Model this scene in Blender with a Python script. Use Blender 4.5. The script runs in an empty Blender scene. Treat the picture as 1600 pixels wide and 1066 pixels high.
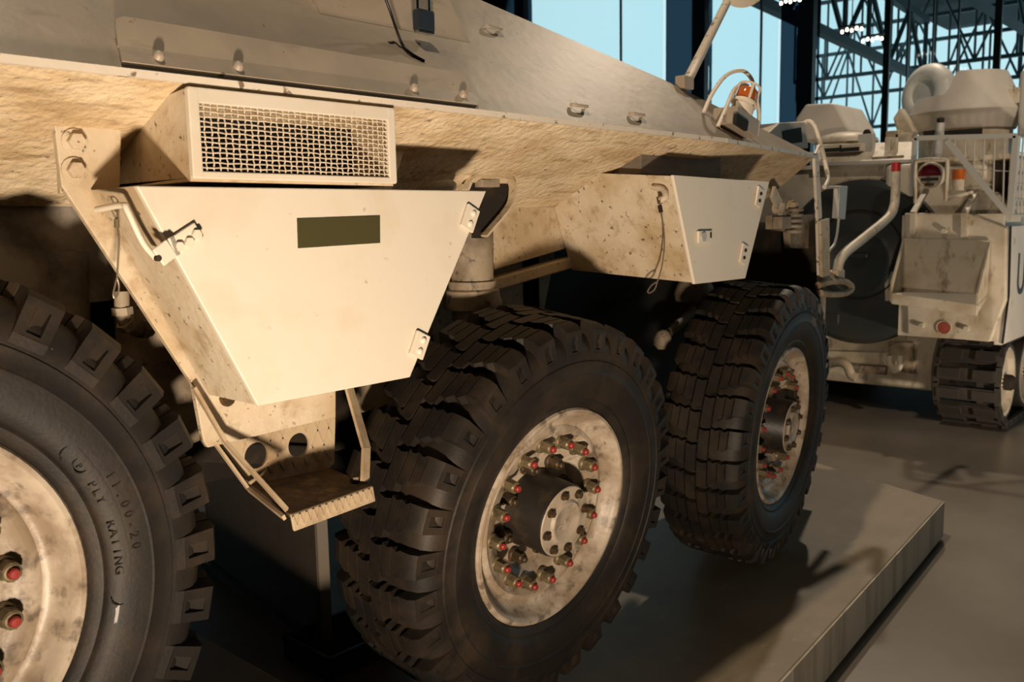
import bpy, math, random
from mathutils import Vector, Matrix
random.seed(7)
PI = math.pi
S = bpy.context.scene
COL = S.collection

# ------------------------------------------------------------------ camera, sky, lights, exposure
cam_d = bpy.data.cameras.new('camera')
cam_d.sensor_width = 22.3
cam_d.lens = 22.3 * 1400.0 / 1600.0
cam_d.clip_start = 0.05
cam_d.dof.use_dof = True
cam_d.dof.focus_distance = 1.95
cam_d.dof.aperture_fstop = 4.5
cam = bpy.data.objects.new('camera', cam_d)
COL.objects.link(cam)
cam.matrix_world = Matrix(((0.66785, 0.10938, -0.73621, -1.7238),
                           (-0.74406, 0.07308, -0.66411, -1.4227),
                           (-0.01883, 0.99131, 0.13019, 1.4369),
                           (0, 0, 0, 1)))
S.camera = cam

world = bpy.data.worlds.new('world')
S.world = world
world.use_nodes = True
wn = world.node_tree.nodes
wn.clear()
wo = wn.new('ShaderNodeOutputWorld')
wb = wn.new('ShaderNodeBackground')
wtc = wn.new('ShaderNodeTexCoord')
wnz = wn.new('ShaderNodeTexNoise')
wnz.inputs['Scale'].default_value = 1.6
wnz.inputs['Detail'].default_value = 3
wr = wn.new('ShaderNodeValToRGB')
wr.color_ramp.elements[0].position = 0.3
wr.color_ramp.elements[0].color = (0.55, 0.84, 0.93, 1)
wr.color_ramp.elements[1].position = 0.7
wr.color_ramp.elements[1].color = (0.72, 0.95, 1.0, 1)
wl = world.node_tree.links
wl.new(wtc.outputs['Generated'], wnz.inputs['Vector'])
wl.new(wnz.outputs['Fac'], wr.inputs['Fac'])
wl.new(wr.outputs['Color'], wb.inputs['Color'])
wb.inputs['Strength'].default_value = 1.0
wl.new(wb.outputs['Background'], wo.inputs['Surface'])


def spot(name, loc, target, energy, color, size_deg, blend, radius):
    d = bpy.data.lights.new(name, 'SPOT')
    d.energy = energy
    d.color = color
    d.spot_size = math.radians(size_deg)
    d.spot_blend = blend
    d.shadow_soft_size = radius
    o = bpy.data.objects.new(name, d)
    COL.objects.link(o)
    o.location = loc
    o.rotation_euler = (Vector(target) - Vector(loc)).to_track_quat('-Z', 'Y').to_euler()
    return o


WARM = (1.0, 0.79, 0.58)
spot('floor_uplight', (-1.90, -1.72, 0.42), (0.20, 0.0, 1.90), 365, WARM, 96, 1.0, 0.08)
spot('ceiling_spot', (-0.8, 0.6, 8.4), (0.8, -0.3, 0.5), 1150, (1.0, 0.80, 0.58), 60, 0.6, 0.12)
spot('ceiling_spot', (9.0, 2.2, 8.4), (4.0, -0.6, 0.0), 1250, (1.0, 0.82, 0.62), 60, 0.7, 0.12)
spot('ceiling_spot', (1.0, -4.5, 8.4), (6.4, 1.0, 2.2), 1700, (1.0, 0.80, 0.60), 24, 0.5, 0.12)
spot('floor_uplight', (3.75, -1.35, 0.12), (4.9, 0.7, 1.25), 140, WARM, 90, 0.8, 0.06)

S.view_settings.view_transform = 'Standard'
S.view_settings.look = 'None'
S.view_settings.gamma = 1.0
S.view_settings.use_curve_mapping = False
S.view_settings.exposure = 0.0
S.cycles.use_denoising = True
S.cycles.max_bounces = 6

# ------------------------------------------------------------------ materials


def mat(name, base, rough=0.6, metal=0.0, patches=(), bump=None, spec=0.5, emit=None):
    """patches: (colour, noise scale, ramp lo, ramp hi, strength, stretch) blended over the base colour;
    bump: (scale, strength, distance)."""
    m = bpy.data.materials.new(name)
    m.use_nodes = True
    nt = m.node_tree
    b = nt.nodes['Principled BSDF']
    b.inputs['Roughness'].default_value = rough
    b.inputs['Metallic'].default_value = metal
    b.inputs['Specular IOR Level'].default_value = spec
    tc = nt.nodes.new('ShaderNodeTexCoord')
    last = None
    for k, (c, sc, lo, hi, st, stretch) in enumerate(patches):
        mp = nt.nodes.new('ShaderNodeMapping')
        mp.inputs['Scale'].default_value = stretch
        mp.inputs['Location'].default_value = (3.1 * k, 1.7 * k, 5.3 * k)
        nt.links.new(tc.outputs['Object'], mp.inputs['Vector'])
        n = nt.nodes.new('ShaderNodeTexNoise')
        n.inputs['Scale'].default_value = sc
        n.inputs['Detail'].default_value = 6
        n.inputs['Roughness'].default_value = 0.6
        nt.links.new(mp.outputs['Vector'], n.inputs['Vector'])
        mr = nt.nodes.new('ShaderNodeMapRange')
        mr.inputs['From Min'].default_value = lo
        mr.inputs['From Max'].default_value = hi
        mr.inputs['To Max'].default_value = st
        nt.links.new(n.outputs['Fac'], mr.inputs['Value'])
        mx = nt.nodes.new('ShaderNodeMix')
        mx.data_type = 'RGBA'
        nt.links.new(mr.outputs['Result'], mx.inputs['Factor'])
        if last is None:
            mx.inputs['A'].default_value = (*base, 1)
        else:
            nt.links.new(last, mx.inputs['A'])
        mx.inputs['B'].default_value = (*c, 1)
        last = mx.outputs['Result']
    if last is None:
        b.inputs['Base Color'].default_value = (*base, 1)
    else:
        nt.links.new(last, b.inputs['Base Color'])
    if bump:
        n = nt.nodes.new('ShaderNodeTexNoise')
        n.inputs['Scale'].default_value = bump[0]
        n.inputs['Detail'].default_value = 5
        nt.links.new(tc.outputs['Object'], n.inputs['Vector'])
        bp = nt.nodes.new('ShaderNodeBump')
        bp.inputs['Strength'].default_value = bump[1]
        bp.inputs['Distance'].default_value = bump[2]
        nt.links.new(n.outputs['Fac'], bp.inputs['Height'])
        nt.links.new(bp.outputs['Normal'], b.inputs['Normal'])
    if emit:
        b.inputs['Emission Color'].default_value = (*emit[0], 1)
        b.inputs['Emission Strength'].default_value = emit[1]
    return m


ONE = (1, 1, 1)
BROWN = (0.16, 0.095, 0.04)
M = {}
M['door'] = mat('smooth_offwhite_paint', (0.74, 0.67, 0.56), 0.42, 0, [((0.64, 0.53, 0.38), 6, 0.52, 0.70, 0.5, ONE), ((0.40, 0.27, 0.14), 45, 0.66, 0.72, 0.6, ONE)], (30, 0.08, 0.002))
M['side'] = mat('dusty_offwhite_paint', (0.62, 0.53, 0.40), 0.6, 0, [((0.42, 0.30, 0.16), 5, 0.40, 0.62, 0.75, ONE), ((0.30, 0.19, 0.09), 24, 0.52, 0.68, 0.55, ONE), ((0.06, 0.04, 0.025), 70, 0.62, 0.68, 0.85, ONE)], (70, 0.35, 0.004))
M['rough'] = mat('rough_textured_paint', (0.74, 0.60, 0.41), 0.75, 0, [((0.50, 0.35, 0.18), 4, 0.42, 0.62, 0.75, (1, 2, 2)), ((0.26, 0.16, 0.07), 16, 0.54, 0.70, 0.6, (0.7, 2, 2)), ((0.07, 0.045, 0.03), 34, 0.64, 0.70, 0.85, (0.8, 1.5, 1.5))], (55, 0.9, 0.010))
M['upper'] = mat('weathered_greige_paint', (0.38, 0.315, 0.24), 0.47, 0, [((0.29, 0.25, 0.20), 4, 0.42, 0.62, 0.8, ONE), ((0.13, 0.10, 0.075), 8, 0.58, 0.74, 0.6, (0.6, 2, 2)), ((0.06, 0.045, 0.035), 34, 0.68, 0.72, 0.85, ONE)], (30, 0.22, 0.004))
M['edge'] = mat('chipped_edge_paint', (0.74, 0.66, 0.55), 0.5, 0, [((0.12, 0.07, 0.03), 34, 0.60, 0.65, 0.85, ONE)], (50, 0.3, 0.003))
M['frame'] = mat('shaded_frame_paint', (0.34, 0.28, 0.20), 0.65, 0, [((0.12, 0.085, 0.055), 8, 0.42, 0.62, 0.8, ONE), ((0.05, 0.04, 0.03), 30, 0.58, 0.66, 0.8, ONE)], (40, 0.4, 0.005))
M['arch'] = mat('shaded_arch_paint', (0.36, 0.32, 0.27), 0.6, 0, [((0.05, 0.04, 0.03), 7, 0.42, 0.62, 0.8, ONE)], (40, 0.4, 0.005))  # darker copy of the hull paint; the arch shade is in its colour
M['dark'] = mat('oily_shaded_steel', (0.022, 0.018, 0.015), 0.8, 0, [((0.055, 0.038, 0.022), 14, 0.5, 0.66, 0.6, ONE)], (40, 0.3, 0.003), 0.2)  # dark tone also holds the shade under the hull
M['step'] = mat('chequer_plate_paint', (0.46, 0.36, 0.24), 0.6, 0, [((0.22, 0.14, 0.07), 10, 0.45, 0.68, 0.8, ONE)], (70, 0.2, 0.003))
M['tread'] = mat('worn_dirty_step', (0.09, 0.055, 0.025), 0.8, 0, [((0.28, 0.18, 0.08), 18, 0.52, 0.7, 0.7, ONE), ((0.03, 0.02, 0.012), 30, 0.45, 0.6, 0.8, ONE)], (90, 0.5, 0.004))
M['rubber'] = mat('dusty_tyre_rubber', (0.015, 0.012, 0.010), 0.55, 0, [((0.042, 0.029, 0.018), 6, 0.44, 0.64, 0.75, ONE), ((0.012, 0.011, 0.011), 18, 0.52, 0.64, 0.7, ONE), ((0.13, 0.115, 0.10), 85, 0.735, 0.76, 0.8, ONE)], (140, 0.25, 0.002), 0.3)
M['rim'] = mat('worn_white_rim_paint', (0.50, 0.42, 0.33), 0.42, 0, [((0.26, 0.19, 0.125), 10, 0.40, 0.58, 0.8, ONE), ((0.09, 0.065, 0.045), 24, 0.53, 0.66, 0.75, ONE)], (40, 0.4, 0.004))
M['hub'] = mat('greasy_black_hub', (0.020, 0.016, 0.013), 0.45, 0, [((0.07, 0.045, 0.022), 15, 0.5, 0.68, 0.7, ONE)], (60, 0.2, 0.003))
M['hubcap'] = mat('hub_cover_paint', (0.42, 0.35, 0.27), 0.45, 0, [((0.14, 0.10, 0.06), 18, 0.48, 0.7, 0.8, ONE)], (80, 0.2, 0.002))
M['nut'] = mat('olive_stained_nut', (0.20, 0.155, 0.085), 0.45, 0.3, [((0.06, 0.045, 0.025), 60, 0.45, 0.65, 0.8, ONE)])
M['rustnut'] = mat('rusty_dark_nut', (0.055, 0.036, 0.018), 0.5, 0.2, [((0.22, 0.11, 0.03), 50, 0.52, 0.7, 0.6, ONE)])
M['red'] = mat('red_stud_paint', (0.30, 0.03, 0.025), 0.45)
M['olive'] = mat('olive_green_panel', (0.060, 0.052, 0.016), 0.55, 0, [((0.10, 0.085, 0.035), 40, 0.62, 0.72, 0.5, ONE)])
M['wire'] = mat('painted_wire_mesh', (0.66, 0.56, 0.43), 0.5)
M['void'] = mat('recess_shade_black', (0.006, 0.006, 0.006), 0.8)  # flat black painted in for the shade of slots, gaps and arch
M['cable'] = mat('steel_lanyard', (0.24, 0.20, 0.15), 0.4, 0.5)
M['black'] = mat('black_plastic', (0.012, 0.011, 0.010), 0.4)
M['lock'] = mat('navy_padlock_shell', (0.020, 0.026, 0.036), 0.35)
M['chrome'] = mat('polished_steel', (0.55, 0.55, 0.56), 0.18, 1.0)
M['amber'] = mat('amber_beacon_lens', (0.45, 0.11, 0.02), 0.15)
M['block'] = mat('grey_wooden_block', (0.16, 0.13, 0.10), 0.75, 0, [((0.09, 0.075, 0.06), 14, 0.45, 0.7, 0.6, (1, 1, 6))], (60, 0.2, 0.003))
M['conc'] = mat('plinth_concrete', (0.225, 0.180, 0.125), 0.55, 0, [((0.15, 0.12, 0.075), 2.2, 0.42, 0.65, 0.8, ONE), ((0.32, 0.28, 0.21), 7, 0.58, 0.78, 0.5, (1, 2, 1)), ((0.07, 0.055, 0.04), 30, 0.70, 0.78, 0.5, ONE)], (90, 0.08, 0.002))
M['concside'] = mat('plinth_side_concrete', (0.40, 0.35, 0.27), 0.6, 0, [((0.24, 0.20, 0.15), 3.0, 0.45, 0.62, 0.8, (3, 3, 0.3)), ((0.12, 0.10, 0.07), 20, 0.66, 0.78, 0.6, (1, 1, 0.4))], (90, 0.1, 0.002))
M['floor'] = mat('polished_floor_concrete', (0.19, 0.165, 0.135), 0.32, 0, [((0.125, 0.105, 0.085), 0.9, 0.42, 0.60, 0.8, ONE), ((0.27, 0.25, 0.21), 3, 0.60, 0.8, 0.35, ONE)], (8, 0.03, 0.004))
M['steelplate'] = mat('dark_mill_steel', (0.13, 0.10, 0.075), 0.5, 0.3, [((0.10, 0.07, 0.04), 12, 0.5, 0.7, 0.6, ONE)])
M['steeledge'] = mat('bare_steel_edge', (0.42, 0.36, 0.30), 0.45, 0.4)
M['v2'] = mat('carrier_white_paint', (0.56, 0.51, 0.42), 0.5, 0, [((0.36, 0.29, 0.19), 4, 0.44, 0.62, 0.75, ONE), ((0.15, 0.10, 0.06), 14, 0.57, 0.70, 0.7, (1, 1, .5))], (40, 0.06, 0.003))
M['v2clean'] = mat('carrier_clean_white', (0.60, 0.57, 0.52), 0.5, 0, [((0.46, 0.42, 0.36), 3, 0.45, 0.7, 0.6, ONE)])
M['lid'] = mat('pale_grey_lid_paint', (0.66, 0.68, 0.66), 0.45, 0, [((0.48, 0.48, 0.45), 5, 0.45, 0.65, 0.6, ONE)])
M['v2grey'] = mat('carrier_grey_tube', (0.44, 0.44, 0.42), 0.45)
M['drum'] = mat('dark_green_lid', (0.030, 0.037, 0.038), 0.45, 0, [((0.05, 0.045, 0.035), 4, 0.5, 0.7, 0.7, ONE)])
M['track'] = mat('dirty_track_rubber', (0.030, 0.026, 0.022), 0.7, 0, [((0.08, 0.055, 0.035), 10, 0.5, 0.7, 0.6, ONE)])
M['lens'] = mat('dark_red_lens', (0.07, 0.006, 0.012), 0.12)
M['reflector'] = mat('dull_red_reflector', (0.30, 0.07, 0.05), 0.35)
M['redtip'] = mat('red_marker_tip', (0.42, 0.02, 0.02), 0.4)
M['letter'] = mat('black_lettering', (0.02, 0.022, 0.028), 0.5)
M['wall'] = mat('dark_hall_wall', (0.045, 0.05, 0.055), 0.7)
M['ceil'] = mat('dark_hall_ceiling', (0.020, 0.026, 0.030), 0.8)
M['mullion'] = mat('dark_blue_mullion', (0.012, 0.020, 0.030), 0.35)
M['panel'] = mat('dark_glossy_panel', (0.09, 0.19, 0.27), 0.15)
M['truss'] = mat('dark_truss_steel', (0.030, 0.052, 0.062), 0.55)



def glass(name, tint, ior):
    g = bpy.data.materials.new(name)
    g.use_nodes = True
    gn = g.node_tree.nodes
    gn.clear()
    go = gn.new('ShaderNodeOutputMaterial')
    gm = gn.new('ShaderNodeMixShader')
    gt = gn.new('ShaderNodeBsdfTransparent')
    gt.inputs['Color'].default_value = (*tint, 1)
    gg = gn.new('ShaderNodeBsdfGlossy')
    gg.inputs['Roughness'].default_value = 0.02
    gf = gn.new('ShaderNodeFresnel')
    gf.inputs['IOR'].default_value = ior
    gl = g.node_tree.links
    gl.new(gf.outputs['Fac'], gm.inputs['Fac'])
    gl.new(gt.outputs['BSDF'], gm.inputs[1])
    gl.new(gg.outputs['BSDF'], gm.inputs[2])
    gl.new(gm.outputs['Shader'], go.inputs['Surface'])
    return g


M['glass'] = glass('clear_window_glass', (0.90, 0.97, 0.98), 1.35)
M['panel'] = glass('dark_tinted_glass', (0.16, 0.22, 0.27), 1.45)
M['reflection_glow'] = mat('lamp_reflection_glow', (0.9, 0.8, 0.6), 0.4, emit=((1.0, 0.84, 0.60), 9.0))  # glow that stands for lamps mirrored in the glass

# ------------------------------------------------------------------ mesh building helpers


def V(*a):
    return Vector(a)


def frame_of(d):
    d = Vector(d).normalized()
    a = Vector((0, 0, 1)) if abs(d.z) < 0.9 else Vector((1, 0, 0))
    u = d.cross(a).normalized()
    return u, d.cross(u).normalized(), d


class MB:
    """collects simple shapes; build() links them as ONE mesh object"""

    def __init__(self):
        self.v, self.f, self.m = [], [], []

    def add(self, vs, fs, mi=0):
        n = len(self.v)
        self.v += [tuple(p) for p in vs]
        self.f += [tuple(i + n for i in q) for q in fs]
        self.m += [mi] * len(fs)
        return self

    def box(self, c, s, rot=None, mi=0):
        c = Vector(c)
        vs = []
        for x in (-.5, .5):
            for y in (-.5, .5):
                for z in (-.5, .5):
                    p = Vector((x * s[0], y * s[1], z * s[2]))
                    if rot:
                        p = rot @ p
                    vs.append(c + p)
        return self.add(vs, [(0, 1, 3, 2), (4, 6, 7, 5), (0, 4, 5, 1), (2, 3, 7, 6), (0, 2, 6, 4), (1, 5, 7, 3)], mi)

    def bar(self, a, b, w, t, up=(0, 0, 1), mi=0):
        """box from a to b, width w across, thickness t along up"""
        a, b = Vector(a), Vector(b)
        d = (b - a).normalized()
        side = d.cross(Vector(up)).normalized()
        upv = side.cross(d).normalized()
        vs = []
        for p in (a, b):
            for i, j in ((-1, -1), (1, -1), (1, 1), (-1, 1)):
                vs.append(p + side * (i * w / 2) + upv * (j * t / 2))
        return self.add(vs, [(0, 3, 2, 1), (4, 5, 6, 7), (0, 1, 5, 4), (1, 2, 6, 5), (2, 3, 7, 6), (3, 0, 4, 7)], mi)

    def cyl(self, a, b, r, seg=12, r2=None, mi=0, cap=True):
        a, b = Vector(a), Vector(b)
        r2 = r if r2 is None else r2
        u, w, d = frame_of(b - a)
        vs, fs = [], []
        for k in range(seg):
            t = 2 * PI * k / seg
            q = u * math.cos(t) + w * math.sin(t)
            vs += [a + q * r, b + q * r2]
        for k in range(seg):
            i, j = 2 * k, 2 * ((k + 1) % seg)
            fs.append((i, j, j + 1, i + 1))
        if cap:
            fs.append(tuple(range(0, 2 * seg, 2))[::-1])
            fs.append(tuple(range(1, 2 * seg, 2)))
        return self.add(vs, fs, mi)

    def tube(self, pts, r, seg=8, mi=0, closed=False):
        pts = [Vector(p) for p in pts]
        n = len(pts)
        vs, fs = [], []
        u = None
        for i, p in enumerate(pts):
            if closed:
                d = (pts[(i + 1) % n] - pts[i - 1]).normalized()
            else:
                d = (pts[min(i + 1, n - 1)] - pts[max(i - 1, 0)]).normalized()
            if u is None:
                u = frame_of(d)[0]
            u = (u - d * u.dot(d)).normalized()
            w = d.cross(u)
            for k in range(seg):
                t = 2 * PI * k / seg
                vs.append(p + u * (r * math.cos(t)) + w * (r * math.sin(t)))
        for i in range(n if closed else n - 1):
            for k in range(seg):
                a, b = i * seg + k, i * seg + (k + 1) % seg
                c, e = ((i + 1) % n) * seg + (k + 1) % seg, ((i + 1) % n) * seg + k
                fs.append((a, b, c, e))
        if not closed:
            fs.append(tuple(range(seg))[::-1])
            fs.append(tuple(range((n - 1) * seg, n * seg)))
        return self.add(vs, fs, mi)

    def lathe(self, prof, o=(0, 0, 0), d=(0, 1, 0), seg=32, mi=0):
        """prof: (radius, height along d)"""
        o = Vector(o)
        u, w, d = frame_of(d)
        vs, fs = [], []
        for r, h in prof:
            for k in range(seg):
                t = 2 * PI * k / seg
                vs.append(o + d * h + (u * math.cos(t) + w * math.sin(t)) * max(r, 1e-5))
        for i in range(len(prof) - 1):
            for k in range(seg):
                a, b = i * seg + k, i * seg + (k + 1) % seg
                fs.append((a, b, b + seg, a + seg))
        return self.add(vs, fs, mi)

    def prism(self, poly, off, mi=0):
        poly = [Vector(p) for p in poly]
        off = Vector(off)
        n = len(poly)
        vs = poly + [p + off for p in poly]
        fs = [tuple(range(n))[::-1], tuple(range(n, 2 * n))]
        fs += [(i, (i + 1) % n, n + (i + 1) % n, n + i) for i in range(n)]
        return self.add(vs, fs, mi)

    def hexbolt(self, p, d, r, h, washer=None, mi=0):
        p, d = Vector(p), Vector(d).normalized()
        if washer:
            self.cyl(p, p + d * (h * .25), washer, 16, mi=mi)
        self.cyl(p, p + d * h, r, 6, r * .94, mi=mi)
        return self

    def build(self, name, material, parent=None, smooth=None, bevel=None, mw=None):
        me = bpy.data.meshes.new(name)
        me.from_pydata(self.v, [], self.f)
        mats = material if isinstance(material, (list, tuple)) else [material]
        for q in mats:
            me.materials.append(q if not isinstance(q, str) else M[q])
        if len(mats) > 1:
            me.polygons.foreach_set('material_index', self.m)
        me.validate()
        o = bpy.data.objects.new(name, me)
        COL.objects.link(o)
        import bmesh
        bm = bmesh.new()
        bm.from_mesh(me)
        bmesh.ops.recalc_face_normals(bm, faces=bm.faces)
        bm.to_mesh(me)
        bm.free()
        if smooth is not None:
            me.shade_smooth()
            me.set_sharp_from_angle(angle=math.radians(smooth))
        if bevel:
            md = o.modifiers.new('bevel', 'BEVEL')
            md.width = bevel
            md.segments = 2
            md.limit_method = 'ANGLE'
        if mw is not None:
            o.matrix_world = mw
        if parent:
            attach(o, parent)
        return o


def attach(o, parent):
    o.parent = parent
    base = Vector(parent.location)
    if parent.parent is None and parent.type == 'EMPTY':
        o.matrix_parent_inverse = Matrix.Translation(-base)
    return o


def thing(name, loc, label, cat, group=None):
    o = bpy.data.objects.new(name, None)
    COL.objects.link(o)
    o.location = loc
    o.empty_display_size = 0.1
    tag(o, label, cat, group)
    return o


def tag(o, label, cat, group=None):
    o['label'] = label
    o['category'] = cat
    if group:
        o['group'] = group
    return o


def struct(o):
    o['kind'] = 'structure'
    return o


def arc(c, u, w, r, a0, a1, n):
    c, u, w = Vector(c), Vector(u), Vector(w)
    return [c + u * (r * math.cos(a0 + (a1 - a0) * k / n)) + w * (r * math.sin(a0 + (a1 - a0) * k / n)) for k in range(n + 1)]


def smooth_path(pts, n=6):
    """Catmull-Rom through the points"""
    P = [Vector(p) for p in pts]
    P = [P[0] * 2 - P[1]] + P + [P[-1] * 2 - P[-2]]
    out = []
    for i in range(1, len(P) - 2):
        for k in range(n):
            t = k / n
            a, b, c, d = P[i - 1], P[i], P[i + 1], P[i + 2]
            out.append(.5 * ((2 * b) + (c - a) * t + (2 * a - 5 * b + 4 * c - d) * t * t + (3 * b - a - 3 * c + d) * t ** 3))
    out.append(P[-2])
    return out

# ------------------------------------------------------------------ the hall
struct(MB().box((10, 6, -0.10), (60, 40, 0.20)).build('floor', 'floor'))
struct(MB().box((4, 6, 9.35), (22, 34, 0.30)).build('ceiling', 'ceil'))
struct(MB().box((-7.15, 6, 4.6), (0.3, 34, 9.2)).build('wall_back', 'wall'))
struct(MB().box((4, -10.9, 4.6), (22, 0.3, 9.2)).build('wall_right', 'wall'))
struct(MB().box((4, 22.9, 6.6), (22, 0.3, 5.2)).build('wall_left', 'wall'))

# glass front at x = 14: dark panels, slim mullions, clear panes
GX = 14.0
cols = [(13.7, 12.09), (8.58, 7.56), (6.15, 5.43), (0.2, -0.6), (-3.6, -4.4), (18.4, 17.5)]
trim = 0
for y1, y0 in cols:
    trim += 1
    p = struct(MB().box((GX + 0.12, (y0 + y1) / 2, 4.6), (0.03, y1 - y0, 9.2)).build('trim_%d' % trim, 'panel'))
    MB().box((GX - 0.07, y0 + 0.14, 4.6), (0.16, 0.28, 9.2)).build('fin', 'mullion', p)
edges = sorted([y for c in cols for y in c])
spans = [(-10.7, edges[0])] + [(edges[2 * i + 1], edges[2 * i + 2]) for i in range(len(cols) - 1)] + [(edges[-1], 22.7)]
joints = [9.59, 6.48, 4.21, 3.87, 3.48, 3.10, 2.53, 1.4, 15.0]
win = 0
for a, b in spans:
    js = [a] + sorted([j for j in joints if a < j < b]) + [b]
    for i in range(len(js) - 1):
        win += 1
        w = struct(MB().box((GX, (js[i] + js[i + 1]) / 2, 4.6), (0.02, js[i + 1] - js[i] - 0.012, 9.1)).build('window_%d' % win, 'glass'))
        if i:
            wide = 0.10 if js[i] in (4.21, 2.53) else 0.022
            MB().box((GX, js[i], 4.6), (0.06, wide, 9.2)).build('mullion', 'mullion', w)
for k in range(6):  # unseen panes added to let cool fill in under the vehicle
    win += 1
    struct(MB().box((-5.1 + 3.6 * k, 22.9, 2.05), (3.5, 0.02, 3.9)).build('window_%d' % win, 'glass'))
struct(MB().box((GX + 0.02, 6, 0.05), (0.2, 33, 0.10)).build('trim_%d' % (trim + 1), 'mullion'))
for k, (y, z) in enumerate(((5.8, 2.9), (3.2, 2.75))):
    pass

# canopy outside the glass with its steel lattice
struct(MB().box((27.5, 1.5, 9.35), (25, 19, 0.30)).build('trim_%d' % (trim + 2), 'ceil'))


def truss(a, b, h, n, label, r=0.075):
    a, b = Vector(a), Vector(b)
    t = thing('roof_truss', (a + b) / 2, label, 'truss', None)
    up = Vector((0, 0, h))
    MB().bar(a, b, 2.4 * r, 2.4 * r).build('bottom_chord', 'truss', t)
    MB().bar(a + up, b + up, 2.4 * r, 2.4 * r).build('top_chord', 'truss', t)
    me = None
    for i in range(n + 1):
        p = a.lerp(b, i / n)
        MB().cyl(p, p + up, r * .8, 6).build('post', 'truss', t)
        if i < n:
            q = a.lerp(b, (i + 1) / n)
            if i % 2:
                MB().cyl(p, q + up, r * .8, 6).build('diagonal', 'truss', t)
            else:
                MB().cyl(p + up, q, r * .8, 6).build('diagonal', 'truss', t)
    return t


truss((14.6, 7.0, 5.62), (27.0, 7.75, 5.45), 1.7, 7, 'dark steel roof truss slanting down across the dark panels left of the cupola', 0.085)
truss((15.0, 4.0, 5.6), (39.0, 4.0, 5.6), 2.0, 10, 'dark steel truss outside the glass running away above the white turret', 0.06)
truss((30.0, 13.2, 6.3), (30.0, -6.0, 6.3), 2.6, 16, 'far dark steel cross truss under the canopy, nearest of the three far lattices', 0.05)
truss((35.0, 15.4, 6.3), (35.0, -6.0, 6.3), 2.6, 18, 'far dark steel cross truss under the canopy, middle of the three far lattices', 0.055)
truss((39.5, 17.4, 5.4), (39.5, -6.0, 5.4), 3.4, 20, 'far dark steel cross truss at the canopy edge, lowest of the far lattices', 0.06)
truss((20.0, 11.5, 7.4), (20.0, -5.0, 7.4), 1.7, 10, 'dark steel cross truss just under the canopy, first beyond the glass', 0.05)

# reflections of lamps in the glass, built as glowing heads on an added rod
for c, lab in (((11.5, 3.819, 4.107), 'glowing cluster standing in for a lamp reflection in the glass, the middle of three'),
               ((12.2, 3.784, 4.063), 'glowing cluster standing in for a lamp reflection, lowest of three, above the white hood'),
               ((11.0, 4.527, 4.545), 'glowing cluster standing in for a lamp reflection, highest of three, at the top edge')):
    c = Vector(c)
    t = thing('lamp_reflection', c, lab, 'lamp', 'lamp reflections')
    MB().cyl(c + V(0, 0, .06), (c.x, c.y, 9.2), .008, 6).build('rod', 'black', t)
    MB().box(c + V(0, 0, .05), (.05, .34, .03)).build('reflection_bar', 'black', t)
    for k in range(5):
        q = c + V(0, -.14 + .07 * k, .02 * (k % 2) - .02)
        MB().lathe([(0, -.02), (.018, -.012), (.022, .01), (.012, .03), (0, .032)], q, (0, 0, 1), 10).build('reflection_head', 'reflection_glow', t, smooth=60)

# ------------------------------------------------------------------ concrete plinths
pl = thing('display_plinth', (1.0, 0.8, 0.0), 'low grey concrete plinth under the middle and right wheels of the armoured vehicle', 'plinth')
top = [(2.418, -0.254), (0.472, -0.402), (-0.62, -0.485), (-0.62, 3.0), (3.62, 2.85)]
MB().prism([(x, y, 0.012) for x, y in top], (0, 0, 0.163)).build('slab', ['conc'], pl, bevel=0.004)
cx, cy = 1.1, 1.0
MB().prism([(cx + (x - cx) * .995, cy + (y - cy) * .99, 0.0) for x, y in top], (0, 0, 0.014)).build('recessed_base', 'void', pl)  # black colour stands for the shadow gap under the slab
# facing panels of the front edge
P0, P1 = Vector((2.418, -0.254, 0)), Vector((-0.62, -0.485, 0))
cuts = [0.0, 0.52, 1.18, 1.86, 2.45, 3.03]
dv = (P1 - P0).normalized()
nv = Vector((dv.y, -dv.x, 0))
nv = nv if nv.y < 0 else -nv
for i in range(len(cuts) - 1):
    a = P0 + dv * (cuts[i] + 0.0015)
    b = P0 + dv * (cuts[i + 1] - 0.0015)
    MB().prism([a + V(0, 0, .014), b + V(0, 0, .014), b + V(0, 0, .172), a + V(0, 0, .172)], nv * 0.006).build('facing_panel', 'concside', pl)
pl2 = thing('display_plinth', (-2.2, 1.2, 0.0), 'taller concrete plinth under the nearest wheel at the left edge', 'plinth')
MB().box((-2.24, 1.35, 0.195), (3.22, 3.1, 0.39)).build('slab', 'conc', pl2, bevel=0.006)

# ------------------------------------------------------------------ steel stand and box under the hull
st = thing('support_stand', (-0.2, 1.1, 0.175), 'dark steel plate stand propping the hull behind the folding step', 'stand')
a, b = Vector((-0.058, 1.634, 0.175)), Vector((-0.199, 0.735, 0.175))
dd = (b - a).normalized()
nn = Vector((dd.y, -dd.x, 0))
MB().prism([a + V(0, 0, 0.0), b, b + V(0, 0, .56), b - dd * .05 + V(0, 0, .62), a + V(0, 0, .62)], nn * 0.02).build('web_plate', 'steelplate', st)
MB().bar(b + V(0, 0, 0.0), b + V(0, 0, .56), .035, .02, up=dd).build('edge_flange', 'steeledge', st)
MB().bar(a + V(0, 0, .012), b + V(0, 0, .012), .10, .024).build('foot_flange', 'steelplate', st)
bx = thing('floor_tray', (-0.19, 0.66, 0.175), 'small black open tray on the plinth beside the steel stand, behind the middle wheel', 'tray')
mb = MB()
mb.box((-0.19, 0.66, 0.185), (0.26, 0.22, 0.02))
mb.build('bottom', 'black', bx)
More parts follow.
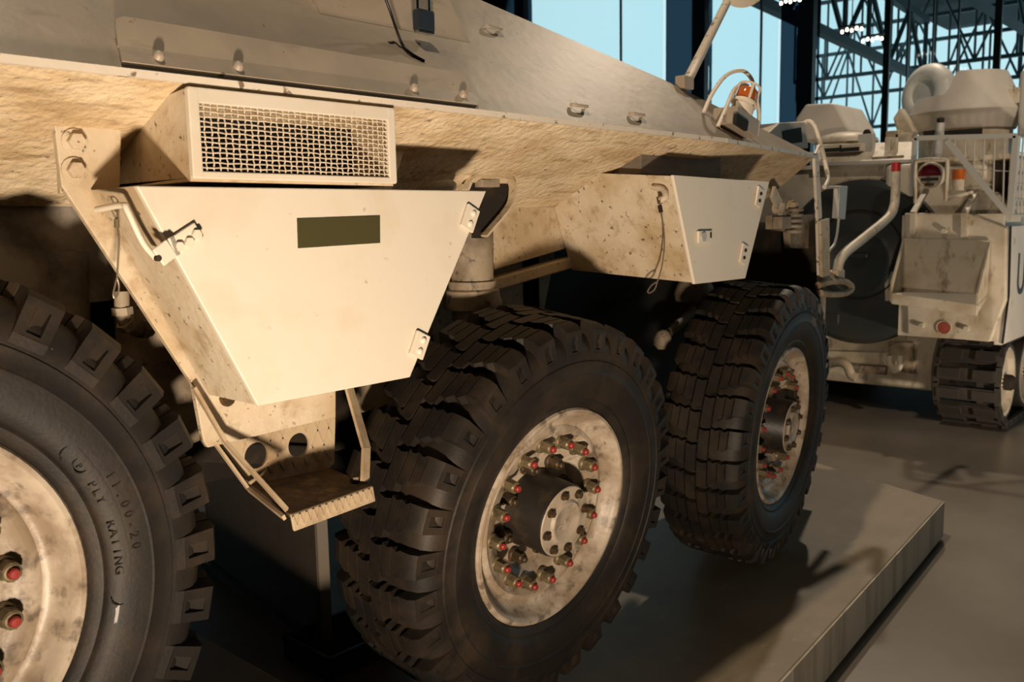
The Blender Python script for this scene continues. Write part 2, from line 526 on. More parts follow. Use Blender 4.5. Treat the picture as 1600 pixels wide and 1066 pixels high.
for c, s in (((-0.32, 0.66, 0.21), (0.012, 0.22, 0.07)), ((-0.06, 0.66, 0.21), (0.012, 0.22, 0.07)), ((-0.19, 0.55, 0.21), (0.26, 0.012, 0.07)), ((-0.19, 0.77, 0.21), (0.26, 0.012, 0.07))):
    MB().box(c, s).build('side', 'black', bx)

# ------------------------------------------------------------------ the armoured vehicle
V1 = thing('armoured_vehicle', (-0.4, 0.5, 0.17), 'off-white wheeled armoured vehicle on big black tyres standing on concrete plinths', 'vehicle')
YM = 2.2


def mir(p):
    return (p[0], YM - p[1], p[2])


A0, B, D = (-3.2, -.08, 1.676), (.72, -.08, 1.675), (1.90, .15, 1.690)
S1, S2 = (.195, .227, 1.983), (.683, .108, 1.864)
T1, T0 = (-.60, .42, 2.176), (-3.2, .42, 2.176)
pts = [A0, B, S2, S1, T1, T0, D]
pts += [mir(p) for p in pts]
MB().add(pts, [(0, 1, 2, 3, 4, 5), (1, 6, 2), (7, 12, 11, 10, 9, 8), (8, 9, 13), (4, 3, 10, 11), (3, 2, 9, 10), (2, 6, 13, 9), (5, 4, 11, 12), (0, 5, 12, 7), (0, 7, 8, 1), (1, 8, 13, 6)]).build('upper_hull', 'upper', V1)
# crease flange
mb = MB()
mb.prism([A0, B, (B[0], B[1], B[2] - .012), (A0[0], A0[1], A0[2] - .012)], (0, -.010, 0))
mb.prism([B, D, (D[0], D[1], D[2] - .012), (B[0], B[1], B[2] - .012)], (0.002, -.010, 0))
mb.build('crease_flange', 'edge', V1)
# sloping underside of the sponson
I0, I1, I2 = (-3.2, .33, 1.487), (.95, .33, 1.482), (1.95, .52, 1.42)
mb = MB()
A0l, Bl, Dl = [(p[0], p[1] + .002, p[2] - .008) for p in (A0, B, D)]
mb.prism([A0l, Bl, I1, I0], (0, 0.01, .02))
mb.prism([Bl, Dl, I2, I1], (0, 0.01, .02))
mb.build('sponson_underside', 'rough', V1)
# upright hull side above the wheels, then the recess and the lower side
MB().prism([(1.10, .332, 1.490), (1.10, .332, 1.42), (.70, .332, 1.38), (.481, .332, 1.357), (.117, .332, 1.302), (-.25, .332, 1.25), (-.36, .332, 1.30), (-.36, .332, 1.497)], (0, .02, 0)).build('hull_side', 'side', V1)
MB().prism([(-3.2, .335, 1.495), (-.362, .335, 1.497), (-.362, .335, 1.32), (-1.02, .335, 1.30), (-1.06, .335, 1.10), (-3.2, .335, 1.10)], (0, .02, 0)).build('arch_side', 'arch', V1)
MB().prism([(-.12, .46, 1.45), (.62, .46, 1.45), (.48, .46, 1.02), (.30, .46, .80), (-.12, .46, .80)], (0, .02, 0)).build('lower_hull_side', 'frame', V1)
MB().prism([(-3.2, .62, 1.45), (-.10, .62, 1.45), (-.10, .62, .90), (-3.2, .62, .90)], (0, .02, 0)).build('inner_hull_side', 'dark', V1)  # dark colour carries the under-hull shade behind the boxes
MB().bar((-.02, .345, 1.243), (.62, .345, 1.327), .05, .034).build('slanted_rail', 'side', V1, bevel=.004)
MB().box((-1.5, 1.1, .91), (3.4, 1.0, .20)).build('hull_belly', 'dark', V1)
MB().prism([(.20, .64, 1.46), (2.0, .64, 1.46), (2.0, .64, .56), (.20, .64, .56)], (0, .02, 0)).build('wheel_arch_shade', 'void', V1)  # black sheet standing for the deep shade inside the arch
MB().prism([(.42, .46, 1.45), (.50, .46, 1.45), (.50, .46, .85), (.42, .46, .80)], (0, .16, 0)).build('bulkhead', 'dark', V1)

# angle iron bolted to the sloping side
sd = Vector((0, .7071, .7071))
sn = Vector((0, -.7071, .7071))


def onp(x, s, h=0.0):
    """a point on the sloping upper side: x along the hull, s up the slope from the crease, h above the plate"""
    return Vector((x, -.08, 1.676)) + sd * s + sn * h


mb = MB()
mb.prism([onp(-1.085, .010), onp(-.325, .010), onp(-.310, .030), onp(-.310, .050), onp(-1.075, .050)], sn * .006)
mb.build('angle_base', 'upper', V1)
leg = [onp(-1.076, .049, .006), onp(-.311, .049, .006), onp(-.307, .062, .009), onp(-.308, .090, .016), onp(-.316, .100, .018), onp(-1.050, .108, .020), onp(-1.064, .100, .018), onp(-1.070, .084, .015)]
MB().prism(leg, sn * -.005).build('angle_leg', 'upper', V1)
for x, s in ((-1.021, .030), (-.883, .030), (-.491, .034), (-.354, .034)):
    MB().lathe([(0, .012), (.004, .0115), (.008, .008), (.009, .0)], onp(x, s, .006), sn, 12).build('rivet', 'upper', V1, smooth=50)

# fairing wedge the padlock hangs before, hasp, tie loops
mb = MB()
w0, w1 = onp(-.585, .262), onp(-.157, .262)
w2, w3 = onp(-.20, .55, .10), onp(-.545, .55, .10)
mb.add([w0, w1, w2, w3, onp(-.20, .60), onp(-.545, .60)], [(0, 1, 2, 3), (3, 2, 4, 5), (0, 3, 5), (1, 4, 2)])
mb.build('fairing', 'upper', V1)
MB().bar(onp(-.42, .395, .065), onp(-.29, .395, .055), .012, .012).build('hasp_bar', 'upper', V1, bevel=.003)
for x, s in ((.066, .058), (.313, .055), (-.02, .345), (-.30, .420)):
    w = .027
    p = [onp(x - w, s, .002), onp(x - w, s - .002, .007), onp(x - w * .7, s - .008, .011), onp(x + w * .7, s - .008, .011), onp(x + w, s - .002, .007), onp(x + w, s, .002)]
    MB().tube(smooth_path(p, 4), .0045, 8).build('tie_loop', 'upper', V1, smooth=60)

# beacon under its hoops near the nose
q = onp(.875, .070)
bc = MB().box(q + V(.01, 0.0, .010), (.15, .085, .055), Matrix.Rotation(math.radians(14), 3, 'Y')).build('beacon_bracket', 'upper', V1, bevel=.004)
ax = Vector((.42, -.10, .90)).normalized()
MB().box(q + V(-.045, -.046, .004), (.075, .012, .030), Matrix.Rotation(math.radians(14), 3, 'Y')).build('bracket_slot', 'void', bc)
c0 = q + V(.02, -.005, .022)
MB().lathe([(0, 0), (.026, 0), (.036, .012), (.036, .048), (.041, .050), (.041, .058), (.0, .058)], c0, ax, 24).build('beacon_body', 'edge', bc, smooth=40)
MB().lathe([(.031, 0), (.033, .010), (.031, .040), (.023, .048), (0, .050)], c0 + ax * .058, ax, 24).build('beacon_lens', 'amber', bc, smooth=50)
mb = MB()
u, w, _ = frame_of(ax)
for k in range(4):
    t = PI / 4 + k * PI / 2
    e = u * math.cos(t) + w * math.sin(t)
    mb.bar(c0 + ax * .05 + e * .038, c0 + ax * .112 + e * .034, .008, .004, up=e)
mb.tube(arc(c0 + ax * .112, u, w, .034, 0, 2 * PI, 20)[:-1], .0035, 6, closed=True)
mb.build('lens_cage', 'edge', bc)
for dy in (.0, .050):
    p0 = q + V(-.105, dy, -.012 + dy * .9)
    e = .025 - dy
    path = smooth_path([p0, p0 + V(.055, 0, .066), p0 + V(.125, e * .4, .128), p0 + V(.215, e * .8, .150), p0 + V(.285, e * .8, .118), p0 + V(.290, e * .4, .055), p0 + V(.255, 0, -.006)], 6)
    MB().tube(path, .0065, 8).build('guard_hoop', 'edge', V1, smooth=60)
# mirror arm rising from the nose
m0 = V(.813, .105, 1.865)
m1 = (1.475, 0.33, 2.253)
MB().cyl(m0, m1, .016, 12).build('mirror_arm', 'edge', V1, smooth=40)
MB().box(m0 + V(-.01, 0, .0), (.06, .035, .04)).build('arm_foot', 'upper', V1, bevel=.004)
mm = Vector(m1) + V(.10, -.02, .11)
MB().lathe([(0, 0), (.09, .004), (.11, .02), (.105, .04), (0, .055)], mm, (.7, .7, .1), 28).build('mirror_head', 'edge', V1, smooth=40)

# ---- intake box with wire mesh under the crease
IB = MB()
fl, fr, ft, fb = -.995, -.578, 1.655, 1.518
fy = -.095
IB.prism([(fl, fy + .004, fb), (fl, fy + .004, ft), (fl, .02, 1.645), (fl, .16, 1.575), (fl, .19, 1.572), (fl, .19, 1.512)], (.008, 0, 0))
IB.prism([(fr - .008, fy + .004, fb), (fr - .008, fy + .004, ft), (fr - .008, .02, 1.645), (fr - .008, .16, 1.575), (fr - .008, .19, 1.512)], (.008, 0, 0))
IB.box(((fl + fr) / 2, .05, fb - .003), (fr - fl, .28, .006))
ib = IB.build('intake_box', 'side', V1)
MB().box(((fl + fr) / 2, .02, 1.585), (fr - fl - .02, .01, .12)).build('duct_lining', 'void', ib)
mb = MB()
mb.box(((fl + fr) / 2, fy, ft - .010), (fr - fl, .012, .024))
mb.box(((fl + fr) / 2, fy, fb + .004), (fr - fl, .012, .012))
mb.box((fl + .008, fy, (ft + fb) / 2), (.018, .0125, ft - fb))
mb.box((fr - .008, fy, (ft + fb) / 2), (.018, .0125, ft - fb))
mb.build('mesh_frame', 'door', ib, bevel=.002)
NX, NZ = 32, 14
x0, x1, z0, z1 = fl + .014, fr - .014, fb + .008, ft - .018
hw = MB()
for i in range(NX + 1):
    x = x0 + (x1 - x0) * i / NX
    p = [(x + .0006 * math.sin(3.1 * i + j), fy - .001 + (.0016 if (i + j) % 2 else -.0016), z0 + (z1 - z0) * j / NZ) for j in range(NZ + 1)]
    MB().tube(p, .0013, 5).build('mesh_wire', 'wire', ib)
for j in range(NZ + 1):
    z = z0 + (z1 - z0) * j / NZ
    p = [(x0 + (x1 - x0) * i / NX, fy - .001 - (.0016 if (i + j) % 2 else -.0016), z + .0007 * math.sin(1.7 * i + 2 * j)) for i in range(NX + 1)]
    MB().tube(p, .0013, 5).build('mesh_wire', 'wire', ib)
for z, y in ((1.59, .185), (1.555, .18)):
    MB().cyl((fl - .004, y - .03, z), (fl + .002, y - .03, z), .006, 10).build('screw', 'dark', ib)

# mounting block behind the intake box, right of it
MB().prism([(-.62, .08, 1.50), (-.44, .08, 1.50), (-.395, .08, 1.60), (-.62, .08, 1.605)], (0, .16, 0)).build('mounting_block', 'side', V1, bevel=.004)

# ---- main stowage box
F = [(-1.085, -.10, 1.503), (-.331, -.10, 1.506), (-.562, -.10, 1.139), (-.902, -.10, 1.138)]
yb = .065
mb = MB()
mb.prism([(p[0], -.092, p[2]) for p in F], (0, yb + .092, 0))
sb = mb.build('stowage_box', 'side', V1)
ld = MB().prism([(F[0][0] - .004, -.102, F[0][2]), (F[1][0], -.102, F[1][2]), (F[2][0], -.102, F[2][2]), (F[3][0] - .003, -.102, F[3][2])], (0, .012, 0)).build('box_door', 'door', sb, bevel=.002)
# olive panel
MB().prism([(-0.809, -0.104, 1.452), (-0.625, -0.104, 1.456), (-0.627, -0.104, 1.405), (-0.81, -0.104, 1.401)], (0, .004, 0)).build('olive_panel', 'olive', sb)
# hinge leaves with bolts


def hinge(c, ang, w, h, y, parent):
    R = Matrix.Rotation(ang, 3, 'Y')
    o = MB().box((c[0], y, c[2]), (w, .007, h), R).build('hinge', 'door', parent, bevel=.0015)
    return o, R


for (u0, c) in ((0, (-0.388, -0.106, 1.449)), (1, (-0.539, -0.106, 1.201))):
    o, R = hinge(c, math.radians(27), .037, .050, -.107, sb)
    for s in (-1, 1):
        pp = Vector((c[0], -.110, c[2])) + R @ Vector((.002, 0, s * .0115))
        MB().lathe([(.0065, 0), (.006, .004), (.003, .006), (0, .0062)], pp, (0, -1, 0), 12).build('rivet', 'door', sb, smooth=50)
# latch strap on the left edge
l0, l1 = Vector((-1.075, -0.125, 1.395)), Vector((-1.052, -0.125, 1.41))
l2, l3 = Vector((-1.036, -0.109, 1.413)), Vector((-0.997, -0.109, 1.435))
mb = MB()
mb.bar(l0, l1, .030, .005, up=(0, 1, 0))
mb.bar(l1, l2, .030, .005, up=(.3, 1, 0))
mb.bar(l2, l3, .030, .005, up=(0, 1, 0))
la = mb.build('latch_strap', 'door', sb, bevel=.002)
mb = MB()
MB().cyl(l0 + V(0, .004, 0), l0 + V(0, -.0032, 0), .0048, 12).build('strap_eye', 'dark', la)
for q in ((-1.034, -0.111, 1.411), (-1.017, -0.111, 1.417), (-1.004, -0.111, 1.429)):
    MB().hexbolt(q, (0, -1, 0), .0085, .007).build('bolt', 'door', la)
# hook staple on the box's left side and its steel lanyard
h0 = (-1.076, -0.06, 1.474)
hx = Vector((-1.075, -0.058, 1.481))
mb = MB()
mb.tube(smooth_path([(-1.055, -.075, 1.395), (-1.078, -.085, 1.420), (-1.098, -.085, 1.468), (-1.100, -.075, 1.475), (-1.115, -.02, 1.470)], 5), .005, 8)
mb.build('hook_staple', 'door', sb, smooth=60)
ly = -.02
lan = [(-1.082, -0.02, 1.472), (-1.087, -0.025, 1.45), (-1.088, -0.03, 1.426), (-1.092, -0.03, 1.393), (-1.096, -0.03, 1.364)]
ln = MB().tube(smooth_path(lan, 5), .0014, 6).build('lanyard', 'cable', sb)
MB().tube(smooth_path([(-1.096, -0.03, 1.365), (-1.094, -0.03, 1.351), (-1.097, -0.03, 1.339), (-1.102, -0.03, 1.333), (-1.104, -0.03, 1.339), (-1.1, -0.03, 1.353), (-1.096, -0.03, 1.365)], 4), .0014, 6).build('loop', 'cable', ln)
MB().tube(smooth_path([(-1.086, -0.024, 1.452), (-1.092, -0.02, 1.471), (-1.086, -0.02, 1.48), (-1.081, -0.02, 1.475), (-1.086, -0.024, 1.452)], 4), .0012, 6).build('loop', 'cable', ln)
MB().cyl((-1.087, -0.024, 1.455), (-1.088, -0.025, 1.442), .004, 10).build('crimp_sleeve', 'nut', ln)
MB().prism([(-1.01, 0.072, 1.409), (-1.01, 0.057, 1.412), (-1.01, 0.044, 1.396), (-1.01, 0.06, 1.397)], (-.012, 0, 0)).build('catch', 'door', sb)

# ---- mounting plate with the two big bolts, running down to the step
yp = .070
plate = [(-1.131, 0.07, 1.604), (-1.024, 0.07, 1.609), (-1.035, 0.07, 1.501), (-0.769, 0.07, 1.188), (-0.614, 0.07, 1.115), (-0.618, 0.07, 1.046), (-0.907, 0.07, 1.039), (-0.915, 0.07, 1.052), (-0.928, 0.07, 1.159), (-1.128, 0.07, 1.51)]
mp = MB().prism(plate, (0, .014, 0)).build('mounting_plate', 'side', V1, bevel=.002)
for q in ((-1.103, 0.07, 1.579), (-1.107, 0.07, 1.534)):
    MB().hexbolt(q, (0, -1, 0), .0145, .016, .021).build('bolt', 'side', mp, bevel=.001)
MB().hexbolt((-0.863, 0.07, 1.125), (0, -1, 0), .011, .014, .016).build('bolt', 'rustnut', mp)
MB().prism([(-1.124, 0.085, 1.531), (-1.111, 0.085, 1.497), (-1.125, 0.085, 1.498)], (0, .01, 0)).build('shim_plate', 'side', mp)

# ---- folding step
bk = [(-0.888, 0.09, 1.061), (-0.61, 0.09, 1.058), (-0.604, 0.09, 1.046), (-0.613, 0.09, 0.943), (-0.625, 0.09, 0.935), (-0.812, 0.09, 0.943)]
bl, br = Vector(bk[5]), Vector(bk[4])
stp = MB().prism([bl, br, (-0.638, -0.062, 0.93), (-0.845, -0.086, 0.93)], (0, 0, -.006)).build('folding_step', 'tread', V1)


def plate_with_holes(poly, holes, y, th, name, m, parent):
    """upright plate at depth y with round holes, thickness th"""
    import bmesh
    bm = bmesh.new()
    geo = []
    loops = [[(p[0], p[2]) for p in poly]] + [[(hx + r * math.cos(2 * PI * k / 24), hz + r * math.sin(2 * PI * k / 24)) for k in range(24)] for hx, hz, r in holes]
    es = []
    for lp in loops:
        vs = [bm.verts.new((x, y, z)) for x, z in lp]
        es += [bm.edges.new((vs[i], vs[(i + 1) % len(vs)])) for i in range(len(vs))]
    r = bmesh.ops.triangle_fill(bm, use_beauty=True, edges=es)
    fs = [f for f in bm.faces]
    ex = bmesh.ops.extrude_face_region(bm, geom=fs)
    bmesh.ops.translate(bm, verts=[e for e in ex['geom'] if isinstance(e, bmesh.types.BMVert)], vec=(0, th, 0))
    bmesh.ops.recalc_face_normals(bm, faces=bm.faces)
    me = bpy.data.meshes.new(name)
    bm.to_mesh(me)
    bm.free()
    me.materials.append(M[m])
    o = bpy.data.objects.new(name, me)
    COL.objects.link(o)
    if parent:
        attach(o, parent)
    return o


hl = [(*(-0.796, 0.09, 0.998), .026), (*(-0.698, 0.09, 0.999), .025)]
bp_ = plate_with_holes(bk, [(a, c, r) for a, b_, c, r in hl], .09, .006, 'back_panel', 'step', stp)
# raised diamond ribs on the back panel
xs0, xs1 = bl.x + .0, br.x
mb = MB()
zlo, zhi = bl.z + .012, bk[1][2] - .012
def clear(x, z):
    return all((x - a) ** 2 + (z - c) ** 2 > (r + .004) ** 2 for a, b_, c, r in hl)
for i in range(-6, 16):
    for sgn in (1, -1):
        prev = None
        for k in range(13):
            z = zlo + (zhi - zlo) * k / 12
            x = -.82 + i * .028 + sgn * (z - zlo) * .42
            xl = bl.x - .045 * (z - zlo) / (zhi - zlo) + .008
            ok = xl < x < br.x + .012 and clear(x, z)
            if ok and prev:
                mb.bar((prev[0], .0895, prev[1]), (x, .0895, z), .003, .003, up=(0, 1, 0))
            prev = (x, z) if ok else None
mb.build('diamond_ribs', 'step', stp)
lipA, lipB = Vector((-0.845, -0.086, 0.93)), Vector((-0.638, -0.062, 0.93))
MB().prism([lipA, lipB, lipB + V(.002, -.004, -.030), lipA + V(.002, -.004, -.030)], (0, -.006, -.002)).build('front_lip', 'step', stp, bevel=.002)
mb = MB()
n = 13
for i in range(n):
    a = lipA.lerp(lipB, (i + .1) / n) + V(0, -.008, -.004)
    b = lipA.lerp(lipB, (i + .6) / n) + V(0, -.010, -.028)
    c = lipA.lerp(lipB, (i + 1.1) / n) + V(0, -.008, -.004)
    mb.bar(a, b, .003, .003, up=(0, 1, 0))
    if i < n - 1:
        mb.bar(b, c, .003, .003, up=(0, 1, 0))
mb.build('zigzag_rib', 'step', stp)
# side straps
mb = MB()
s0, s1, s2 = Vector((-0.938, 0.05, 1.158)), Vector((-0.895, 0.03, 1.054)), lipA + V(-.004, 0, .008)
mb.bar(s0, s1, .012, .006, up=(1, 0, .5))
mb.bar(s1, s2, .012, .006, up=(1, 0, .5))
mb.build('side_strap', 'step', stp)
mb = MB()
t0, t1 = Vector((-0.894, 0.08, 1.053)), Vector((-0.836, 0.06, 0.946))
mb.bar(t0, t1, .010, .005, up=(1, 0, .5))
mb.bar(t1, lipA + V(-.008, .004, -.006), .010, .006, up=(1, 0, .5))
mb.build('side_strap', 'step', stp)
mb = MB()
r0, r1, r2 = Vector((-0.605, 0.04, 1.112)), Vector((-0.622, -0.03, 0.997)), lipB + V(.0, .02, .004)
mb.bar(r0, r1, .027, .006, up=(.3, -1, 0))
mb.bar(r1, r2, .024, .006, up=(.3, -1, 0))
mb.build('side_strap', 'step', stp)
MB().hexbolt(lipB + V(-.012, .035, .004), (0, 0, 1), .011, .010).build('bolt', 'rustnut', stp)
for q in ((-0.781, 0.09, 1.051), (-0.724, 0.09, 1.051), (-0.64, 0.09, 1.052)):
    MB().lathe([(.008, 0), (.007, .004), (0, .005)], q, (0, -1, 0), 12).build('rivet', 'rustnut', stp)

# ---- small stowage box
G0, G1, G2, G3 = (.396, -.10, 1.556), (.962, -.10, 1.551), (.812, -.10, 1.255), (.514, -.10, 1.260)
H0, H1, H2 = (.387, .188, 1.579), (.413, .330, 1.514), (.503, .328, 1.288)
mb = MB()
K0, K1, K2 = (.95, .188, 1.575), (.94, .330, 1.51), (.82, .328, 1.288)
mb.add([G0, G3, H2, H1, H0, G1, G2, K2, K1, K0],
       [(0, 1, 2, 3, 4), (5, 9, 8, 7, 6), (0, 5, 6, 1), (0, 4, 9, 5), (4, 3, 8, 9), (3, 2, 7, 8), (2, 1, 6, 7)])
s2b = mb.build('stowage_box', 'side', V1)
MB().prism([(G0[0] - .004, -.110, G0[2] + .002), (G1[0], -.110, G1[2]), (G2[0], -.110, G2[2]), (G3[0] - .004, -.110, G3[2] - .004)], (0, .011, 0)).build('box_door', 'door', s2b, bevel=.003)
for c in ((0.882, -0.113, 1.503), (0.787, -0.113, 1.331)):
    o, R = hinge(c, math.radians(20), .036, .060, -.115, s2b)
    for s in (-1, 1):
        pp = Vector((c[0], -.118, c[2])) + R @ Vector((.0, 0, s * .0115))
        MB().lathe([(.006, 0), (.005, .004), (0, .005)], pp, (0, -1, 0), 10).build('rivet', 'dark', s2b)
c = Vector((0.551, -0.116, 1.389))
lt = MB().box(c, (.075, .008, .034)).build('latch_plate', 'door', s2b, bevel=.002)
MB().cyl(c + V(-.018, -.002, 0), c + V(-.018, -.010, 0), .013, 14).build('latch_knob', 'v2grey', lt)
MB().box(c + V(.027, -.004, .004), (.006, .004, .016)).build('slot', 'dark', lt)
# hook and lanyard on its left face
hk = [(.418, .02, 1.53), (.395, .0, 1.535), (.392, -.03, 1.515), (.398, -.035, 1.49), (.405, -.01, 1.478)]
mb = MB()
hq = [(0.4, -0.044, 1.529), (0.395, -0.077, 1.521), (0.385, -0.091, 1.5), (0.38, -0.076, 1.492)]
mb.tube(smooth_path([Vector(p) for p in hq], 4), .009, 8)
mb.build('hook_staple', 'side', s2b, smooth=60)
lan = [(0.37, -0.082, 1.49), (0.37, -0.084, 1.466), (0.38, -0.088, 1.419), (0.4, -0.078, 1.366), (0.415, -0.06, 1.307), (0.42, -0.043, 1.267)]
ln = MB().tube(smooth_path([Vector(p) for p in lan], 5), .0021, 6).build('lanyard', 'cable', s2b)
MB().tube(smooth_path([(0.42, -0.043, 1.267), (0.42, -0.034, 1.245), (0.42, -0.017, 1.234), (0.42, -0.011, 1.239), (0.42, -0.024, 1.256), (0.42, -0.043, 1.267)], 4), .0021, 6).build('loop', 'cable', ln)
MB().cyl((0.37, -0.082, 1.478), (0.37, -0.086, 1.459), .006, 8).build('crimp_sleeve', 'dark', ln)
MB().bar((.955, -.06, 1.54), (.930, -.06, 1.43), .05, .004, up=(0, 1, .1)).build('side_flap', 'side', s2b)

# grey block between the small box and the crease
MB().box((.66, .13, 1.615), (.455, .22, .095)).build('spacer_block', 'block', V1, bevel=.004)

# ---- bits under the sponson between the boxes
mb = MB()
mb.lathe([(0, 0), (.052, 0), (.055, .006), (.052, .014), (.046, .018), (0, .018)], (-0.237, 0.16, 1.524), (0, -.35, -.94), 28)
mb.build('filler_cap', 'side', V1, smooth=40)
gus = [(-0.066, 0.2, 1.557), (0.077, 0.2, 1.557), (0.089, 0.2, 1.52), (0.07, 0.2, 1.478), (-0.027, 0.2, 1.4), (-0.06, 0.2, 1.401)]
gp = MB().prism(gus, (0, .012, 0)).build('gusset', 'dark', V1)
rim_ = smooth_path([(-0.119, 0.17, 1.523), (-0.102, 0.17, 1.548), (-0.085, 0.17, 1.557), (0.029, 0.17, 1.558), (0.051, 0.17, 1.545), (0.055, 0.17, 1.519), (0.037, 0.17, 1.479), (-0.056, 0.17, 1.406)], 5)
mb = MB()
for i in range(len(rim_) - 1):
    mb.bar(rim_[i], rim_[i + 1], .022, .006, up=(rim_[i + 1] - rim_[i]).cross(Vector((0, 1, 0))))
mb.build('gusset_rim', 'side', gp)
MB().box((-0.03, 0.19, 1.54), (.05, .03, .02)).build('clamp_block', 'frame', gp, bevel=.003)
MB().box((0.001, 0.19, 1.542), (.025, .03, .022)).build('clamp_block', 'frame', gp, bevel=.003)
# strut between the boxes
s_a, s_b = (0.024, 0.29, 1.523), (0.017, 0.29, 1.177)
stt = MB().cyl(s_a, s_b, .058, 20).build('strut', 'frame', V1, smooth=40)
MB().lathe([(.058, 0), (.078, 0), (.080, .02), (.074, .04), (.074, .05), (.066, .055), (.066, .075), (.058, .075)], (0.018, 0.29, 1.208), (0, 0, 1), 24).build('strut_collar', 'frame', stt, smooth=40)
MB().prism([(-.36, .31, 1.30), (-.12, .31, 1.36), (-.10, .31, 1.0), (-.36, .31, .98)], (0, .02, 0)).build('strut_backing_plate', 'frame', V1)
# air tank, pipe elbow, frame rails behind the big box
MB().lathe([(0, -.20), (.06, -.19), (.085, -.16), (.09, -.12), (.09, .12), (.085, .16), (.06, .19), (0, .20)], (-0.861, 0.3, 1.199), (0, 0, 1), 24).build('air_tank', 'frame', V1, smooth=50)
ep = smooth_path([(-1.004, 0.16, 1.33), (-1.005, 0.16, 1.29), (-0.997, 0.16, 1.269), (-0.974, 0.17, 1.259), (-0.947, 0.18, 1.253)], 6)
pe = MB().tube(ep, .013, 12).build('pipe_elbow', 'frame', V1, smooth=50)
for i in (5, 11, 20):
    d = (ep[i + 1] - ep[i]).normalized()
    MB().cyl(ep[i] - d * .006, ep[i] + d * .008, .018, 6).build('pipe_nut', 'frame', pe)
MB().box((-1.30, .40, 1.05), (.62, .05, .10)).build('frame_rail', 'arch', V1, bevel=.005)
MB().cyl((-1.05, .36, .85), (-1.02, .36, 1.40), .045, 16).build('damper', 'arch', V1, smooth=40)
MB().bar((-.85, .38, .98), (-.45, .38, .88), .06, .05).build('trailing_arm', 'dark', V1, bevel=.006)
MB().cyl((-1.46, .20, .905), (-1.46, 1.0, .905), .06, 16).build('axle', 'dark', V1, smooth=40)
MB().cyl((0.0, .18, .685), (0.0, 1.0, .70), .06, 16).build('axle', 'dark', V1, smooth=40)
MB().cyl((1.318, .22, .685), (1.318, 1.0, .70), .06, 16).build('axle', 'dark', V1, smooth=40)
# swivel, steering rod and boot behind the front wheel
MB().lathe([(.075, 0), (.080, .03), (.072, .06), (.066, .07), (.055, .10)], (1.409, 0.42, 1.117), (0, 0, 1), 20).build('swivel_boot', 'frame', V1, smooth=50)
MB().cyl((1.113, 0.4, 0.985), (1.409, 0.42, 1.079), .018, 12).build('steering_rod', 'frame', V1, smooth=40)
MB().lathe([(0, -.035), (.026, -.025), (.034, 0), (.030, .025), (.018, .04), (0, .045)], (1.139, 0.4, 0.987), (.3, -.3, 1), 16).build('ball_joint', 'frame', V1, smooth=60)

# ---- nose: end plate, brackets, towing eye, marker pole, mirror, hoop
nx = 1.90
ep_ = [(1.917, 0.16, 1.702), (1.956, 0.16, 1.701), (2.003, 0.16, 1.464), (2.044, 0.16, 1.136), (2.004, 0.16, 1.133), (1.965, 0.16, 1.437)]
MB().prism(ep_, (0, .012, 0)).build('nose_plate', 'edge', V1)
MB().prism([(2.072, 0.2, 1.118), (2.167, 0.2, 1.112), (2.148, 0.2, 0.431), (2.106, 0.2, 0.439)], (0, .06, 0)).build('mudflap_bracket', 'side', V1)
MB().prism([(1.952, 0.14, 1.423), (2.037, 0.14, 1.433), (2.061, 0.14, 1.163), (1.99, 0.14, 1.134)], (0, .012, 0)).build('bracket_plate', 'side', V1)
hk = MB().tube(smooth_path([(1.889, 0.12, 1.158), (2.033, 0.12, 1.165), (2.238, 0.14, 1.149), (2.358, 0.16, 1.115), (2.241, 0.14, 1.1), (2.037, 0.12, 1.11), (1.917, 0.12, 1.124)], 5), .014, 10).build('towing_eye', 'step', V1, smooth=60)
MB().box((2.171, 0.16, 1.184), (.08, .05, .045)).build('pole_bracket', 'side', V1, bevel=.004)
mp_ = smooth_path([(2.141, 0.14, 1.203), (2.153, 0.14, 1.241), (2.228, 0.14, 1.283), (2.447, 0.14, 1.345), (2.734, 0.14, 1.431), (2.807, 0.14, 1.486), (2.818, 0.14, 1.554), (2.816, 0.14, 1.652)], 6)
po = MB().tube(mp_, .022, 12).build('marker_pole', 'v2', V1, smooth=60)
MB().cyl((2.816, 0.14, 1.652), (2.815, 0.14, 1.695), .0225, 14).build('pole_tip', 'redtip', po, smooth=40)
MB().prism([(2.192, 0.16, 1.574), (2.278, 0.16, 1.573), (2.26, 0.16, 1.426), (2.181, 0.16, 1.433)], (0, .03, 0)).build('small_mirror', 'v2grey', V1, bevel=.003)
MB().tube(smooth_path([(2.029, 0.16, 1.56), (2.13, 0.16, 1.565), (2.18, 0.16, 1.552), (2.207, 0.17, 1.421), (2.178, 0.17, 1.329), (2.094, 0.16, 1.296)], 5), .006, 8).build('mirror_stay', 'v2grey', V1, smooth=60)
MB().tube(smooth_path([(2.169, 0.35, 1.764), (2.17, 0.34, 1.82), (2.189, 0.32, 1.861), (2.18, 0.28, 1.84), (2.152, 0.24, 1.764), (2.132, 0.2, 1.651), (2.101, 0.18, 1.6), (2.023, 0.16, 1.565)], 6), .010, 8).build('headlamp_hoop', 'edge', V1, smooth=60)
MB().tube(smooth_path([(1.918, 0.16, 1.694), (2.06, 0.2, 1.74), (2.086, 0.19, 1.681)], 5), .007, 8).build('hoop_brace', 'edge', V1, smooth=60)
hb = [(1.697, 0.26, 1.776), (1.798, 0.26, 1.824), (2.042, 0.26, 1.846), (2.087, 0.26, 1.735), (1.779, 0.26, 1.72)]
hh = MB().prism(hb, (0, .12, 0)).build('headlamp_housing', 'v2', V1, bevel=.006)
MB().prism([(1.823, 0.257, 1.792), (1.998, 0.257, 1.818), (2.014, 0.257, 1.758), (1.843, 0.257, 1.738)], (0, .01, 0)).build('housing_opening', 'void', hh)
